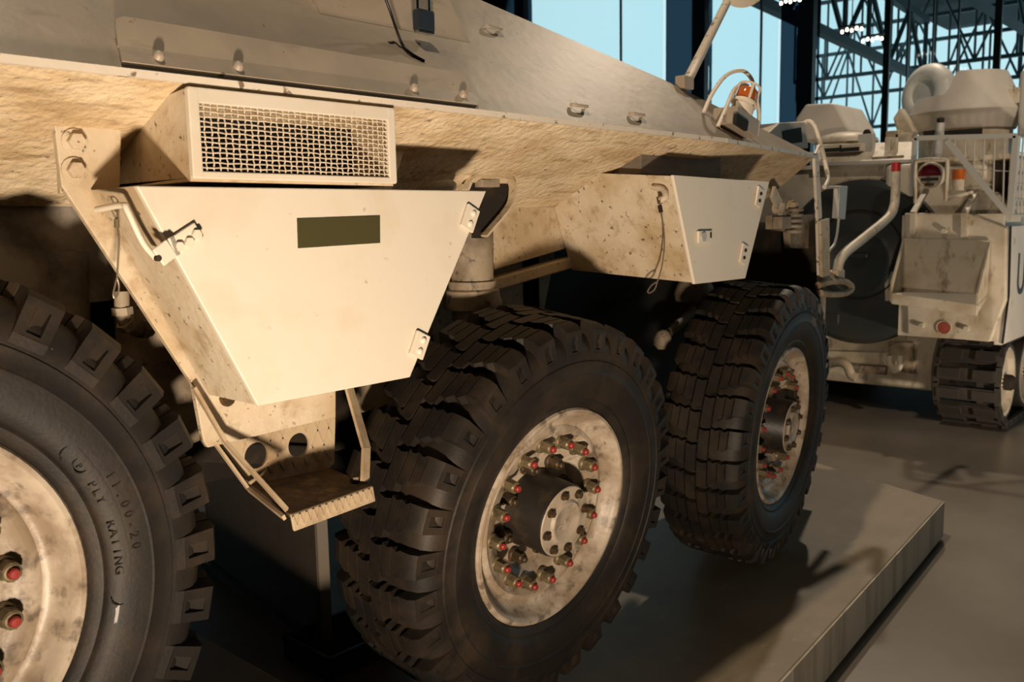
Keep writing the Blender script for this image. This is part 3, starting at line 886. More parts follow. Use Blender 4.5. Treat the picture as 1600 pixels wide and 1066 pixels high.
MB().box((1.98, 1.38, 1.37), (.05, 1.44, .56)).build('front_plate', 'dark', V1)
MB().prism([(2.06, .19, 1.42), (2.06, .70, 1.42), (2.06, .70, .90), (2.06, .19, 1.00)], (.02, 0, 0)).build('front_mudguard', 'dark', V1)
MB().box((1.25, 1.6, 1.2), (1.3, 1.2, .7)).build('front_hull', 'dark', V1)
# brackets and bolts inside the nose arch
nb = MB().prism([(1.709, 0.24, 1.448), (2.131, 0.24, 1.451), (2.14, 0.24, 1.302), (1.887, 0.24, 1.311), (1.872, 0.24, 1.381), (1.711, 0.24, 1.394)], (0, .03, 0)).build('arch_bracket', 'frame', V1)
for q in ((1.705, 0.225, 1.486), (1.834, 0.225, 1.486)):
    MB().hexbolt(q, (0, -1, -.2), .022, .03, .03).build('bolt', 'side', nb)
mb = MB()
for k in range(5):
    c = Vector((1.827, 0.2, 1.381)) + V(0, 0, .022 * k)
    mb.tube(arc(c, (1, 0, 0), (0, 1, 0), .03, 0, 2 * PI, 12)[:-1], .007, 6, closed=True)
mb.build('coil_spring', 'frame', nb, smooth=60)
MB().bar((1.602, 0.19, 1.54), (1.732, 0.21, 1.465), .05, .012, up=(0, 1, 0)).build('gusset', 'side', nb)
MB().box((1.734, 0.21, 1.419), (.09, .04, .05)).build('junction_box', 'frame', nb, bevel=.004)

# ------------------------------------------------------------------ wheels
NL = 30


def tyre_mesh():
    half = [(.288, .012), (.292, -.004), (.300, -.012), (.312, -.018), (.318, -.0165), (.322, -.0215), (.340, -.029), (.362, -.0335), (.384, -.0345), (.387, -.037), (.391, -.0345),
            (.412, -.0335), (.419, -.0335), (.4215, -.030), (.4235, -.030), (.426, -.033), (.440, -.0322), (.460, -.0245), (.478, -.010), (.488, .014), (.492, .045), (.493, .085), (.493, .115)]
    prof = half + [(r, .23 - y) for r, y in half[-2::-1]]
    mb = MB()
    mb.lathe([(r, y) for r, y in prof], (0, 0, 0), (0, 1, 0), 150)
    pitch = 2 * PI / NL

    def pt(r, y, a, fl):
        return Vector((r * math.cos(a), (.23 - y) if fl else y, r * math.sin(a)))

    def strip(path, th, fl, caps=True, skip=None):
        """path: (r, y, base r, base y, centre offset, half width) as fractions of the pitch"""
        vs, fs = [], []
        for r, y, rb, yb_, off, w in path:
            a0, a1 = th + (off - w) * pitch, th + (off + w) * pitch
            vs += [pt(r, y, a0, fl), pt(r, y, a1, fl), pt(rb, yb_, a0 - .004, fl), pt(rb, yb_, a1 + .004, fl)]
        for i in range(len(path) - 1):
            k, n = 4 * i, 4 * i + 4
            if skip != i:
                fs.append((k, k + 1, n + 1, n))
            fs.append((k, n, n + 2, k + 2))
            fs.append((k + 1, k + 3, n + 3, n + 1))
        if caps:
            fs.append((0, 2, 3, 1))
            n = 4 * (len(path) - 1)
            fs.append((n, n + 1, n + 3, n + 2))
        mb.add(vs, fs)

    for fl in (False, True):
        for k in range(NL):
            th = k * pitch + (pitch * .5 if fl else 0)
            rs = random.uniform(-.02, .02)
            # shoulder face of the lug
            strip([(.427, -.0330, .427, -.026, 0, .30), (.443, -.0345, .438, -.012, 0, .295), (.500, -.0265, .470, -.006, 0, .275), (.511, -.012, .478, .006, .0, .27), (.5145, .012, .480, .014, .015, .28)], th, fl, True, 1)
            # wedge-shaped dimple in it
            def lp(s, t):
                r = .443 + (.500 - .443) * t
                y = -.0345 + .008 * t
                w = .295 - .020 * t
                return r, y, th + (2 * s - 1) * w * pitch
            ss, ts = (0, .28, .70, 1), (0, .10, .78, 1)
            vs, fs = [], []
            for t in ts:
                for s in ss:
                    r, y, a = lp(s, t)
                    vs.append(pt(r, y, a, fl))
            for j in range(3):
                for i in range(3):
                    if (i, j) != (1, 1):
                        a = 4 * j + i
                        fs.append((a, a + 1, a + 5, a + 4))
            dd = []
            for (i, j, dep) in ((1, 1, .017), (2, 1, .006), (2, 2, .0005), (1, 2, .003)):
                r, y, a = lp(ss[i], ts[j])
                dd.append(pt(r, y + dep, a + (.004 if i == 1 else -.002), fl))
            n = len(vs)
            vs += dd
            o = (5, 6, 10, 9)
            fs += [(n, n + 1, n + 2, n + 3)] + [(o[q], o[(q + 1) % 4], n + (q + 1) % 4, n + q) for q in range(4)]
            mb.add(vs, fs)
            # tread strips of the lug, parted by thin zigzag sipes
            rt = .5148
            for y0, y1, o0, o1, w0, w1 in ((.0155, .0405, .02, .06, .285, .31), (.0440, .0735, .065, .12, .315, .37)):
                ym = (y0 + y1) / 2
                strip([(rt, y0, .486, y0, o0, w0), (rt, ym, .488, ym, (o0 + o1) / 2 + .06, (w0 + w1) / 2), (rt, y1, .489, y1, o1, w1)], th, fl)
            # centre blocks
            for y0, y1, o0, w in ((.0780, .1125, .25, .42),):
                strip([(rt, y0, .489, y0, o0, w), (rt, (y0 + y1) / 2, .489, (y0 + y1) / 2, o0 + .04, w), (rt, y1, .489, y1, o0, w)], th, fl)
    return mb


def bent_text(txt, r, a_mid, size, y, adv, up_out=True):
    """raised letters along an arc of the sidewall, running clockwise, tops outward"""
    out = MB()
    n = len(txt)
    for i, ch in enumerate(txt):
        if ch == ' ':
            continue
        cu = bpy.data.curves.new('letter', 'FONT')
        cu.body = ch
        cu.size = size
        cu.align_x = 'CENTER'
        cu.extrude = 0.0012
        cu.resolution_u = 3
        ob = bpy.data.objects.new('letter', cu)
        me = ob.to_mesh()
        a = a_mid - (i - (n - 1) / 2) * adv / r
        er = Vector((math.cos(a), 0, math.sin(a)))
        et = Vector((math.sin(a), 0, -math.cos(a)))
        vs = [er * (r + v.co.y - size * .35) + et * v.co.x + Vector((0, y - v.co.z, 0)) for v in me.vertices]
        out.add(vs, [tuple(p.vertices) for p in me.polygons])
        ob.to_mesh_clear()
        bpy.data.objects.remove(ob)
        bpy.data.curves.remove(cu)
    return out


def nut_mesh(red):
    mb = MB()
    mb.lathe([(.021, 0), (.020, .006), (.017, .010)], (0, 0, 0), (0, -1, 0), 16)
    mb.cyl((0, -.008, 0), (0, -.036, 0), .0165, 6, .0155)
    mb.lathe([(.0155, .034), (.0125, .0375), (.0095, .038)], (0, 0, 0), (0, -1, 0), 12)
    mb.lathe([(.0085, .034), (.0085, .045), (.0065, .0475), (0, .048)], (0, 0, 0), (0, -1, 0), 12, mi=1)
    return mb


def copy_part(src, parent, mw):
    o = src.copy()
    COL.objects.link(o)
    o.parent = parent
    o.matrix_parent_inverse = Matrix()
    o.matrix_local = mw
    return o


tm = None
rimprof = [(.288, .050), (.290, .004), (.292, -.006), (.288, -.012), (.280, -.013), (.273, -.008), (.268, .000), (.262, .012), (.254, .024), (.246, .030), (.238, .031), (.231, .026), (.222, .025), (.216, .030), (.205, .036), (.175, .046), (.150, .074), (.10, .080), (.0, .082)]
proto = {}


def wheel(c, steer, camber, spin, hub=True, text=None):
    """tyre and rim in the frame of the wheel: the outer side is -y"""
    R = Matrix.Translation(c) @ Matrix.Rotation(steer, 4, 'Z') @ Matrix.Rotation(camber, 4, 'X')
    RS = R @ Matrix.Rotation(spin, 4, 'Y')
    if 'tyre' not in proto:
        ty = tyre_mesh().build('tyre', 'rubber', None, smooth=35)
        proto['tyre'] = ty
        ty.matrix_world = RS
        attach(ty, V1)
    else:
        ty = proto['tyre'].copy()
        COL.objects.link(ty)
        ty.parent = V1
        ty.matrix_parent_inverse = Matrix.Translation(-Vector(V1.location))
        ty.matrix_basis = RS
    if 'rim' not in proto:
        rm = MB().lathe(rimprof, (0, 0, 0), (0, 1, 0), 96).build('wheel_rim', 'rim', None, smooth=40)
        proto['rim'] = rm
        rm.matrix_world = R
        attach(rm, V1)
    else:
        rm = proto['rim'].copy()
        COL.objects.link(rm)
        rm.parent = V1
        rm.matrix_parent_inverse = Matrix.Translation(-Vector(V1.location))
        rm.matrix_basis = R
    new = 'nut' not in proto
    if new:
        proto['nut'] = nut_mesh(1).build('lug_nut', ['nut', 'red'], None, smooth=30)
        proto['inner'] = nut_mesh(0).build('hub_nut', ['rustnut', 'rustnut'], None, smooth=30)
        hm = MB().lathe([(.105, .082), (.104, .066), (.098, .055), (.097, -.030), (.094, -.036)], (0, 0, 0), (0, 1, 0), 48)
        proto['hub'] = hm.build('hub', 'hub', None, smooth=40)
        hc = MB().lathe([(.094, -.028), (.094, -.037), (.092, -.039), (.060, -.039), (.056, -.043), (.053, -.046), (.046, -.046), (.043, -.0435), (0, -.0435)], (0, 0, 0), (0, 1, 0), 48)
        proto['cover'] = hc.build('hub_cover', 'hubcap', None, smooth=40)
        hb_ = MB().hexbolt((0, 0, 0), (0, -1, 0), .0095, .013, .012)
        proto['bolt'] = hb_.build('hub_bolt', 'rustnut', None)
        em = MB()
        for i_, ch in enumerate('DAF'):
            cu = bpy.data.curves.new('letter', 'FONT')
            cu.body = ch
            cu.size = .036
            cu.align_x = 'CENTER'
            cu.extrude = .0012
            ob = bpy.data.objects.new('letter', cu)
            me = ob.to_mesh()
            em.add([(v.co.x + (i_ - 1) * .024, -.0435 - v.co.z, v.co.y - .012) for v in me.vertices], [tuple(p.vertices) for p in me.polygons])
            ob.to_mesh_clear()
            bpy.data.objects.remove(ob)
        proto['emblem'] = em.build('raised_emblem', 'hubcap', None)
        proto['emblem']['kind'] = 'stuff'
    first = new
    for key, n, r, y, off in (('nut', 16, .190, .042, .12), ('inner', 8, .130, .076, .30), ('bolt', 8, .077, -.039, .2)):
        if key != 'nut' and not hub:
            continue
        for k in range(n):
            a = off + spin * .5 + 2 * PI * k / n
            mw = Matrix.Translation((r * math.cos(a), y, r * math.sin(a))) @ Matrix.Rotation(a * 3.7, 4, 'Y')
            if first and k == 0:
                o = proto[key]
                o.parent = rm
                o.matrix_local = mw
            else:
                copy_part(proto[key], rm, mw)
    if hub:
        for key in ('hub', 'cover', 'emblem'):
            mw = Matrix.Rotation(math.radians(-35), 4, 'Y') if key == 'emblem' else Matrix()
            if first:
                proto[key].parent = rm
                proto[key].matrix_local = mw
            else:
                copy_part(proto[key], rm, mw)
    return ty, rm


w2_ = wheel((0, 0, .685), math.radians(0), math.radians(8), .05)
w3_ = wheel((1.318, 0, .685), math.radians(7.5), math.radians(4.3), .31)
w1_ = wheel((-1.46, 0, .905), 0.0, 0.0, .022)
# raised lettering on the nearest tyre
ty1 = w1_[0]
INV = Matrix.Rotation(.022, 4, 'Y').inverted()


def letters(mb, name='raised_lettering'):
    o = mb.build(name, 'rubber', None)
    o.parent = ty1
    o.matrix_local = INV
    return o


letters(bent_text('11.00-20', .362, math.radians(14.5), .021, -.034, .0185))
letters(bent_text('PLY', .334, math.radians(22.5), .020, -.0275, .0150))
letters(bent_text('RATING', .334, math.radians(5.5), .020, -.0275, .0160))
letters(bent_text('P', .334, math.radians(31.5), .014, -.0275, .0165))
mb = MB()
ce = Vector((math.cos(math.radians(31.5)), 0, math.sin(math.radians(31.5)))) * .336 + V(0, -.0275, 0)
mb.tube(arc(ce, (1, 0, 0), (0, 0, 1), .012, 0, 2 * PI, 20)[:-1], .0012, 6, closed=True)
fr_ = []
for k in range(25):
    a = math.radians(36 - 45 * k / 24)
    fr_.append(Vector((math.cos(a), 0, math.sin(a))) * .350 + V(0, -.0305, 0))
mb.tube(fr_, .0010, 5)
for aa, sg in ((36, 1), (-9, -1)):
    a = math.radians(aa)
    q = []
    for k in range(9):
        t = PI * k / 8
        rr = .335 + .015 * math.cos(t)
        a2 = a + sg * .035 * math.sin(t)
        q.append(Vector((math.cos(a2), 0, math.sin(a2))) * rr + V(0, -.0285, 0))
    mb.tube(q, .0010, 5)
letters(mb, 'raised_border')
# smears of pale paint on the sidewalls
def smear(ty, inv, r, a, w, h, y, m):
    c = Vector((r * math.cos(a), y, r * math.sin(a)))
    er, et = Vector((math.cos(a), 0, math.sin(a))), Vector((-math.sin(a), 0, math.cos(a)))
    ps = []
    for k in range(14):
        t = 2 * PI * k / 14
        j = 1 + .25 * math.sin(5 * t + r * 40)
        ps.append(c + er * (w * j * math.cos(t)) + et * (h * j * math.sin(t)))
    o = MB().prism(ps, (0, -.0008, 0)).build('paint_smear', m, None)
    o.parent = ty
    o.matrix_local = inv
    o['label'] = 'pale paint smear'


smear(ty1, INV, .335, math.radians(-13.5), .005, .017, -.0265, 'v2grey')
smear(w3_[0], Matrix.Rotation(.31, 4, 'Y').inverted(), .405, math.radians(66), .018, .035, -.0335, 'block')

# ------------------------------------------------------------------ padlock and loose cord on the sloping side
pk = thing('padlock', onp(-.315, .330, .06), 'dark navy padlock with a steel shackle hanging from the vehicle fairing at the top', 'padlock')
pc = Vector((-0.332, 0.075, 1.88))
bod = MB().box(pc, (.050, .022, .046)).build('lock_body', ['lock'], pk, bevel=.005)
MB().box(pc + V(0, 0, -.024), (.046, .020, .006)).build('lock_base', 'chrome', pk, bevel=.002)
sh = [pc + V(-.017, 0, .02), pc + V(-.017, 0, .046)] + arc(pc + V(0, 0, .046), (1, 0, 0), (0, 0, 1), .017, PI, 0, 10) + [pc + V(.017, 0, .02)]
MB().tube(sh, .0042, 10).build('shackle', 'chrome', pk, smooth=60)
cd = smooth_path([(-0.45, 0.07, 1.919), (-0.442, 0.07, 1.905), (-0.428, 0.07, 1.876), (-0.424, 0.06, 1.844), (-0.415, 0.055, 1.818), (-0.411, 0.04, 1.801), (-0.397, 0.032, 1.791), (-0.38, 0.025, 1.783)], 6)
tag(MB().tube(cd, .0030, 8).build('cord', 'black', None, smooth=60), 'loose black cord dangling down the sloping side left of the padlock', 'cord')

# ------------------------------------------------------------------ the tracked carrier behind
V2 = thing('tracked_carrier', (6.4, 1.3, 0.0), 'white tracked armoured carrier parked behind at the right, round cupola on top', 'vehicle')
RX = 4.6      # its rear fender face
HX = 4.95     # its hull rear
# hull
MB().box((7.2, 1.38, 1.00), (4.5, 2.2, 1.62)).build('hull', 'v2', V2, bevel=.02)
MB().prism([(HX - .02, .12, 1.80), (9.4, .12, 1.80), (9.4, 2.7, 1.80), (HX - .02, 2.7, 1.80)], (0, 0, .03)).build('roof_plate', 'v2', V2)
# fender stowage at the near rear corner
cb = [(4.6, 0.693, 1.456), (4.6, 0.293, 1.448), (4.6, 0.061, 1.351), (4.6, 0.043, 0.89), (4.6, 0.123, 0.617), (4.6, 0.642, 0.631)]
fb_ = MB().prism(cb, (.045, 0, 0)).build('fender_box', 'v2', V2, bevel=.012)
# side plate carrying the lettering
sy = .058
MB().prism([(4.62, sy, .60), (9.3, sy, .60), (9.3, sy, 1.36), (4.67, sy, 1.36), (4.715, sy, .92)], (0, .05, 0)).build('side_plate', 'v2clean', V2, bevel=.006)
MB().prism([(5.0, sy + .06, 1.30), (9.3, sy + .06, 1.30), (9.3, sy + .06, 1.80), (5.0, sy + .06, 1.80)], (0, .04, 0)).build('upper_side', 'v2', V2)
gp2 = MB().bar((4.668, sy - .003, 1.36), (4.713, sy - .003, .92), .014, .010, up=(0, 1, 0))
gp2.bar((4.713, sy - .003, .92), (4.620, sy - .003, .61), .014, .010, up=(0, 1, 0))
gp2.build('plate_gap', 'void', V2)
for p in ((4.79, sy, 1.26), (4.80, sy, .86)):
    MB().prism([Vector(p) + V(-.02, -.004, -.03), Vector(p) + V(.03, -.004, 0), Vector(p) + V(-.02, -.004, .03)], (0, .006, 0)).build('tie_lug', 'v2', V2)
cu = bpy.data.curves.new('letter', 'FONT')
cu.body = 'UN'
cu.size = .40
cu.extrude = .002
ob = bpy.data.objects.new('letter', cu)
me_ = ob.to_mesh()
mb = MB()
mb.add([(4.90 + v.co.x * .8, sy - .002 - v.co.z, .905 + v.co.y) for v in me_.vertices], [tuple(p.vertices) for p in me_.polygons])
ob.to_mesh_clear()
bpy.data.objects.remove(ob)
mb.build('lettering', 'letter', V2)
MB().box((4.85, .40, 1.03), (.45, .62, .82)).build('fender_body', 'v2', V2)
# rear tray
tr = MB().prism([(4.59, 0.676, 1.289), (4.59, 0.147, 1.271), (4.59, 0.15, 0.927), (4.59, 0.679, 0.924)], (-.01, 0, 0)).build('tray', 'v2', V2)
flo = [Vector((4.59, 0.679, 0.924)), Vector((4.59, 0.15, 0.927))]
flo += [Vector((4.3, 0.129, 0.885)), Vector((4.3, 0.647, 0.937))]
MB().prism(flo, (0, 0, -.012)).build('tray_floor', 'v2clean', tr)
MB().prism([flo[3], flo[2], flo[2] + V(0, 0, -.07), flo[3] + V(0, 0, -.07)], (-.012, 0, 0)).build('tray_lip', 'v2', tr, bevel=.004)
for a, b, t in ((flo[0], flo[3], Vector((4.59, 0.676, 1.289))), (flo[1], flo[2], Vector((4.59, 0.147, 1.271)))):
    MB().prism([a, t, b + V(0, 0, .07), b + V(0, 0, -.06), a + V(0, 0, -.02)], (0, .012, 0)).build('tray_side', 'v2', tr)
for u0 in (0, 1):
    p = [Vector((4.6, 0.627, 1.455)), Vector((4.6, 0.308, 1.448))][u0]
    q = [Vector((4.6, 0.622, 1.314)), Vector((4.6, 0.302, 1.295))][u0]
    MB().bar(p + V(-.015, 0, 0), q + V(-.015, 0, 0), .035, .03, up=(1, 0, 0)).build('rear_rail', 'v2', fb_)
    MB().bar(p + V(-.015, 0, 0), p + V(.25, 0, .16), .035, .02, up=(0, 0, 1)).build('rear_rail', 'v2', fb_)
rf = Vector((4.6, 0.406, 0.695))
MB().lathe([(0, .012), (.036, .010), (.040, 0)], rf, (-1, 0, 0), 24).build('reflector', 'reflector', fb_, smooth=40)
MB().lathe([(.040, .008), (.046, .010), (.048, 0)], rf, (-1, 0, 0), 24).build('reflector_ring', 'v2', fb_, smooth=40)
for q in ((4.6, 0.544, 0.703), (4.6, 0.264, 0.699), (4.6, 0.428, 1.334)):
    MB().hexbolt(q, (-1, 0, 0), .018, .03).build('bolt', 'v2', fb_)
# big dark lid on the rear face
dc = Vector((4.9, 1.086, 1.105))
dr = MB().lathe([(0, .06), (.20, .06), (.23, .075), (.26, .06), (.46, .055), (.50, .075), (.56, .07), (.60, .03), (.60, -.06)], dc, (-1, 0, 0), 64)
rl = dr.build('rear_lid', 'drum', V2, smooth=35)
MB().tube(arc(dc + V(-.064, 0, .06), (0, 1, 0), (0, 0, 1), .32, 0, 2 * PI, 48)[:-1], .006, 6, closed=True).build('lid_seam', 'void', rl)
MB().box(dc + V(-.05, .35, -.45), (.03, .45, .14)).build('lid_bar', 'drum', rl, bevel=.01)
MB().box(dc + V(-.09, -.02, .05), (.05, .14, .04)).build('lid_handle', 'drum', rl, bevel=.01)
MB().bar((4.85, 0.859, 1.042), (4.85, 0.847, 0.836), .06, .03, up=(1, 0, 0)).build('lid_hinge', 'v2', rl)
# top deck with vents
MB().prism([(5.2, 1.578, 1.994), (5.2, 0.832, 1.964), (4.93, 0.739, 1.829), (4.93, 1.458, 1.844)], (.02, 0, .01)).build('deck_slope', 'v2', V2)
MB().prism([(4.9, 1.445, 1.847), (4.9, 0.738, 1.828), (4.9, 0.737, 1.806), (4.9, 1.444, 1.823)], (.05, 0, 0)).build('deck_edge', 'v2grey', V2)
for a, b in ((1296, 1318), (1325, 1347)):
    pass
for c in ((5.1, 1.373, 1.951), (5.1, 1.231, 1.946)):
    vt = MB().box(c, (.20, .17, .06)).build('deck_vent', 'v2', V2, bevel=.006)
    MB().box(Vector(c) + V(-.102, 0, -.012), (.01, .14, .028)).build('vent_slot', 'void', vt)
MB().box((5.1, 1.146, 1.959), (.06, .11, .17)).build('deck_post', 'v2grey', V2, bevel=.004)
MB().box((4.92, 0.926, 1.853), (.02, .22, .018)).build('deck_handle', 'frame', V2)
for c in ((5.1, 0.987, 1.947), (5.1, 0.942, 1.944)):
    MB().box(c, (.04, .04, .12)).build('hinge_lug', 'v2', V2, bevel=.003)
# raised hatch, low dome, antenna base
hc = [(5.8, 2.051, 2.101), (5.8, 2.026, 2.288), (5.8, 1.943, 2.398), (5.8, 1.731, 2.387), (5.8, 1.681, 2.377), (5.8, 1.551, 2.152), (5.8, 1.58, 2.055)]
MB().prism(hc, (.6, 0, 0)).build('periscope_hood', 'v2clean', V2, bevel=.02)
MB().lathe([(.25, 0), (.24, .03), (.18, .065), (.09, .085), (0, .09)], (5.6, 1.5, 2.029), (0, 0, 1), 32).build('low_dome', 'v2', V2, smooth=50)
an = MB().lathe([(.05, -.06), (.05, -.01), (.03, .0), (.03, .025), (.018, .045), (0, .05)], (5.3, 1.221, 2.051), (0, 0, 1), 16).build('antenna_base', 'dark', V2, smooth=50)
# open hatch lid like a thick dish
lc = Vector((7.1, 1.377, 2.541))
la_ = Vector((-.88, .42, .08))
MB().lathe([(0, .03), (.125, .028), (.135, .045), (.165, .062), (.22, .055), (.265, .015), (.278, -.03), (.255, -.10), (.15, -.14), (0, -.145)], lc, la_, 48).build('hatch_lid', 'lid', V2, smooth=60)
MB().prism([(5.9, 1.242, 2.225), (5.9, 1.19, 2.306), (5.9, 1.073, 2.109), (5.9, 1.091, 2.055), (5.9, 1.202, 2.104)], (.12, 0, 0)).build('hatch_arm', 'v2', V2, bevel=.01)
for c in ((5.6, 1.122, 2.051), (5.6, 1.049, 2.026)):
    MB().box(c, (.1, .10, .09)).build('hatch_hinge', 'v2', V2, bevel=.006)
# gunner's cupola: shield around the hatch, low at the left, high at the right
CC = Vector((6.3, 0.803, 2.112))
CC = Vector((CC.x, CC.y, 1.83))
mb = MB()
seg = 72
zb, zm = (6.3, 0.803, 2.112)[2], (6.3, 0.809, 2.25)[2]
zl, zh = (6.3, 1.151, 2.376)[2], (6.3, 0.717, 2.557)[2]
rb, rm_ = .365, .430
vs, fs = [], []
for k in range(seg):
    t = 2 * PI * k / seg
    left = .96 * math.sin(t) - .28 * math.cos(t)   # low on the side turned away from the gun
    s = min(1, max(0, (left - .26) / .16))
    s = s * s * (3 - 2 * s)
    zt = zh + (zl - zh) * s
    f = (zt - zm) / (zh - zm)
    rt_ = rm_ - .14 * f
    for r, z in ((rb, zb), (rm_, zm), (rm_ - .01, zm + .02), (rt_, zt), (rt_ - .03, zt), (rm_ - .06, zm)):
        vs.append((CC.x + r * math.cos(t), CC.y + r * math.sin(t), z))
n = 6
for k in range(seg):
    for i in range(n - 1):
        a, b = k * n + i, ((k + 1) % seg) * n + i
        fs.append((a, b, b + 1, a + 1))
mb.add(vs, fs)
cup = mb.build('cupola_shield', 'v2clean', V2, smooth=22)
MB().lathe([(rb - .02, 0), (rb - .02, zb - 1.83 + .1)], (CC.x, CC.y, 1.83), (0, 0, 1), 48).build('cupola_ring', 'v2', cup, smooth=40)
MB().lathe([(.42, 0), (.42, .05), (.36, .05)], (CC.x, CC.y, 1.83), (0, 0, 1), 48).build('cupola_base', 'drum', cup, smooth=40)
for c, w in (((5.715, 0.653, 2.05), .26), ((5.78, 0.899, 2.068), .12)):
    MB().box(c, (.03, w, .05)).build('vision_slot', 'void', cup)
MB().box((6.4, 0.29, 2.273), (.5, .2, .5)).build('gun_shield', 'v2grey', V2, bevel=.02)
MB().box((6.2, 0.445, 2.344), (.1, .12, .12)).build('gun_cradle', 'v2', V2, bevel=.01)
# upright tube
vt = MB().cyl((4.8, 0.555, 1.8), (4.8, 0.545, 2.053), .028, 14).build('upright_tube', 'v2grey', V2, smooth=40)
MB().lathe([(.018, 0), (.024, .01), (.024, .03), (.012, .038), (0, .04)], (4.8, 0.543, 2.053), (0, 0, 1), 12).build('tube_cap', 'dark', vt, smooth=40)
# stowage cage of flat bar and wire
cg = MB()
c0, c1, c2, c3 = [Vector(p) for p in ((4.62, 0.644, 1.95), (4.62, 0.039, 1.919), (4.62, 0.051, 1.43), (4.62, 0.65, 1.57))]
cg.bar(c0, c1, .03, .03)
cg.bar(c1, c2, .035, .03, up=(1, 0, 0))
cg.bar(c0, c3, .03, .03, up=(1, 0, 0))
cgo = cg.build('cage_frame', 'v2grey', V2)
MB().bar((4.61, 0.44, 1.917), (4.61, 0.064, 1.439), .035, .02, up=(1, 0, 0)).build('cage_brace', 'v2grey', cgo)
for a, b in (((4.62, 0.335, 1.934), (4.62, 0.328, 1.768)), ((4.62, 0.282, 1.93), (4.62, 0.271, 1.696)), ((4.62, 0.222, 1.93), (4.62, 0.215, 1.62)), ((4.62, 0.162, 1.925), (4.62, 0.152, 1.537)), ((4.62, 0.104, 1.92), (4.62, 0.094, 1.475)), ((4.62, 0.397, 1.935), (4.62, 0.393, 1.849))):
    MB().cyl(a, b, .005, 6).build('cage_wire', 'v2grey', cgo)
MB().cyl((4.63, 0.438, 1.746), (4.63, 0.06, 1.701), .004, 6).build('cage_wire', 'v2grey', cgo)
for k in range(9):
    x = 4.62 + .09 * k
    MB().cyl((x, c1.y, c1.z), (x, c2.y, c2.z), .006, 6).build('cage_wire', 'v2grey', cgo)
for k in range(6):
    z = c2.z + (c1.z - c2.z) * k / 5
    MB().cyl((4.62, (c1.y + c2.y) / 2, z), (5.4, (c1.y + c2.y) / 2, z), .006, 6).build('cage_wire', 'v2grey', cgo)
# tail lamp in its guard
lc2 = Vector((4.66, 0.545, 1.702))
tl = MB().lathe([(0, -.10), (.07, -.10), (.085, -.02), (.088, .02), (.080, .03), (.076, .026), (.0, .02)], lc2, (-1, 0, 0), 28).build('tail_lamp', 'v2', V2, smooth=40)
mb = MB()
mb.add([lc2 + V(-.032, .074 * math.cos(PI * k / 16), -.005 + .074 * math.sin(PI * k / 16)) for k in range(17)] + [lc2 + V(-.045, 0, .03)], [(k, k + 1, 17) for k in range(16)] + [(16, 0, 17)])
mb.build('lamp_lens', 'lens', tl, smooth=60)
MB().box(lc2 + V(-.034, 0, -.028), (.008, .11, .018)).build('lamp_slot', 'void', tl)
MB().box(lc2 + V(-.034, 0, -.062), (.008, .06, .014)).build('lamp_slot', 'dark', tl)
g0 = [(4.6, 0.621, 1.518), (4.6, 0.63, 1.755), (4.6, 0.607, 1.8), (4.6, 0.455, 1.795), (4.6, 0.43, 1.761), (4.6, 0.432, 1.53)]
MB().tube(smooth_path([Vector(p) for p in g0], 4), .013, 8).build('lamp_guard', 'v2', V2, smooth=60)
am = Vector((4.7, 0.385, 1.687))
ab = MB().cyl(am + V(0, 0, -.09), am + V(0, 0, -.02), .035, 14).build('indicator_base', 'v2', V2, smooth=40)
MB().cyl(am + V(0, 0, -.02), am + V(0, 0, .045), .040, 14).build('indicator_lens', 'amber', ab, smooth=40)
MB().bar((4.7, 0.45, 1.539), (4.75, 0.309, 1.585), .10, .02).build('fender_ledge', 'v2', V2)
MB().prism([(4.8, 0.395, 1.449), (4.8, 0.362, 1.609), (4.8, 0.225, 1.582), (4.8, 0.104, 1.414)], (.3, 0, 0)).build('fender_top', 'v2', V2, bevel=.01)
MB().box((4.9, 0.818, 1.628), (.10, .20, .34)).build('fuel_can', 'v2', V2, bevel=.03)
# lower rear: plate, hooks, shackle
MB().prism([(4.93, 1.401, 0.658), (4.93, 0.762, 0.695), (4.93, 0.748, 0.3), (4.93, 1.392, 0.311)], (.05, 0, 0)).build('lower_plate', 'v2', V2)
MB().prism([(4.92, 1.391, 0.422), (4.92, 0.781, 0.453), (4.92, 0.778, 0.359), (4.92, 1.389, 0.352)], (-.01, 0, 0)).build('lower_rail', 'v2', V2)
MB().tube(smooth_path([(4.86, 1.283, 0.34), (4.82, 1.189, 0.363), (4.8, 1.123, 0.343), (4.8, 1.092, 0.279), (4.8, 1.054, 0.263)], 5), .035, 8).build('tow_hook', 'v2', V2, smooth=60)
MB().tube(smooth_path([(4.85, 0.838, 0.438), (4.85, 0.831, 0.373), (4.85, 0.798, 0.32), (4.85, 0.764, 0.37), (4.85, 0.762, 0.444)], 5), .022, 8).build('tow_shackle', 'v2', V2, smooth=60)
MB().prism([(4.9, 0.868, 0.528), (4.9, 0.703, 0.54), (4.9, 0.681, 0.31), (4.9, 0.861, 0.326)], (.06, 0, 0)).build('shackle_plate', 'frame', V2)
MB().cyl((4.88, 1.053, 0.315), (4.88, 0.867, 0.318), .03, 10).build('tow_bar', 'frame', V2)
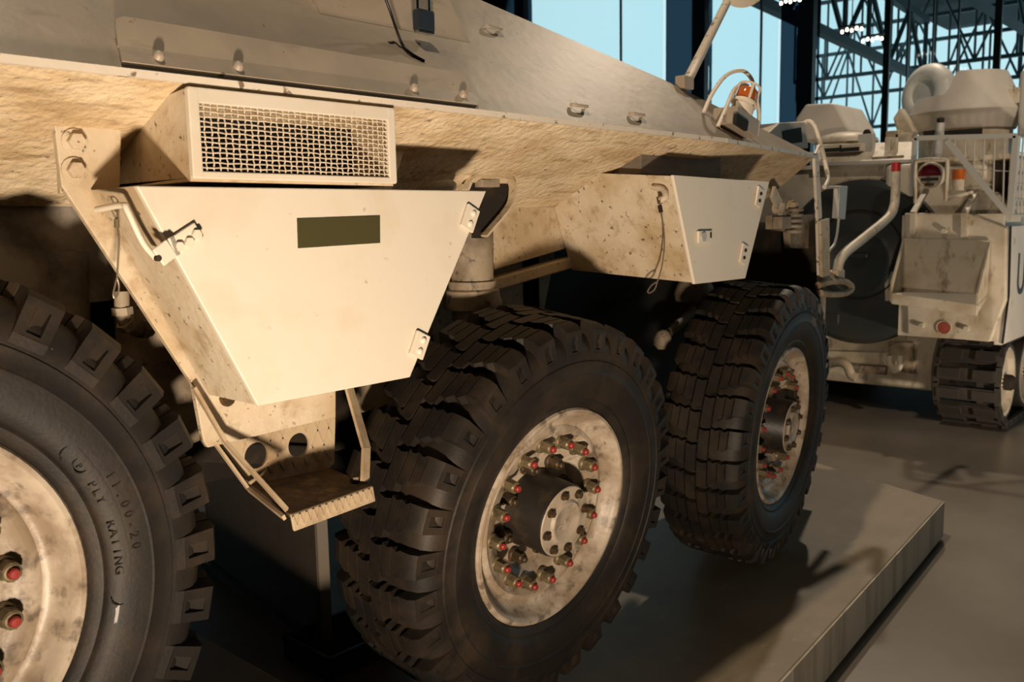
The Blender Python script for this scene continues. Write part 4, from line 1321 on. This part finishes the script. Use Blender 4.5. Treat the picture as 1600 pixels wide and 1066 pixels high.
# running gear
ty0, ty1_ = .06, .47
wr_ = .24
wz = .31
wx = [4.93, 5.50, 6.07, 6.64, 7.21, 7.78, 8.35]
whm = None
for i, x in enumerate(wx):
    if whm is None:
        whm = MB().lathe([(0, -.01), (.05, -.01), (.055, .02), (.19, .035), (.205, .0), (.24, .0), (.24, .12), (.20, .13), (0, .13)], (0, 0, 0), (0, 1, 0), 32).build('road_wheel', 'v2', None, smooth=35)
        hubm = MB().lathe([(0, -.05), (.04, -.05), (.055, -.03), (.055, .02)], (0, 0, 0), (0, 1, 0), 12).build('wheel_hub', 'dark', None, smooth=40)
        tym = MB().lathe([(.238, -.004), (.262, .0), (.262, .12), (.238, .124)], (0, 0, 0), (0, 1, 0), 32).build('wheel_tyre', 'track', None, smooth=35)
        w, h_, t_ = whm, hubm, tym
        w.location = (x, ty0 + .03, wz)
        attach(w, V2)
        h_.parent = w
        t_.parent = w
    else:
        w = whm.copy()
        COL.objects.link(w)
        w.parent = V2
        w.matrix_parent_inverse = Matrix.Translation(-Vector(V2.location))
        w.location = (x, ty0 + .03, wz)
        copy_part(hubm, w, Matrix())
        copy_part(tym, w, Matrix())
# track loop: bottom run, rear curve, top run, front curve
R0 = wr_ + .045
loop = []
xa, xb = wx[0], wx[-1] + .3
za = wz + .02
pts_ = []
for k in range(40):
    pts_.append(Vector((xa + (xb - xa) * k / 40, 0, wz - R0)))
for k in range(24):
    t = -PI / 2 + PI * k / 24
    pts_.append(Vector((xb + R0 * math.cos(t), 0, za + R0 * math.sin(t))))
for k in range(40):
    pts_.append(Vector((xb - (xb - xa) * k / 40, 0, za + R0)))
for k in range(24):
    t = PI / 2 + PI * k / 24
    pts_.append(Vector((xa + R0 * math.cos(t), 0, za + R0 * math.sin(t))))
acc, total = [0.0], 0.0
for i in range(len(pts_)):
    total += (pts_[(i + 1) % len(pts_)] - pts_[i]).length
    acc.append(total)
NLK = int(total / .125)
lm = MB()
lm.box((0, 0, 0), (.085, .41, .034))
lm.box((0, -.11, -.022), (.070, .14, .022))
lm.box((0, .11, -.022), (.070, .14, .022))
lm.box((0, -.19, 0), (.125, .03, .045))
lm.box((0, .19, 0), (.125, .03, .045))
lm.box((0, 0, .04), (.05, .04, .07))
lkm = None
for k in range(NLK):
    s = total * k / NLK
    i = max(j for j in range(len(pts_)) if acc[j] <= s)
    f = (s - acc[i]) / (acc[i + 1] - acc[i])
    a, b = pts_[i], pts_[(i + 1) % len(pts_)]
    p = a.lerp(b, f)
    d = (b - a).normalized()
    mw = Matrix.Translation((p.x, (ty0 + ty1_) / 2, p.z)) @ Matrix((( d.x, 0, -d.z, 0), (0, 1, 0, 0), (d.z, 0, d.x, 0), (0, 0, 0, 1)))
    if lkm is None:
        lkm = lm.build('track_link', 'track', None)
        o = lkm
        o.matrix_world = mw
        attach(o, V2)
    else:
        o = lkm.copy()
        COL.objects.link(o)
        o.parent = V2
        o.matrix_parent_inverse = Matrix.Translation(-Vector(V2.location))
        o.matrix_basis = mw
MB().box((7.3, 1.5, .45), (4.3, 1.7, .3)).build('belly', 'dark', V2)
MB().box((7.0, 2.55, .32), (3.6, .36, .58)).build('far_track', 'track', V2)
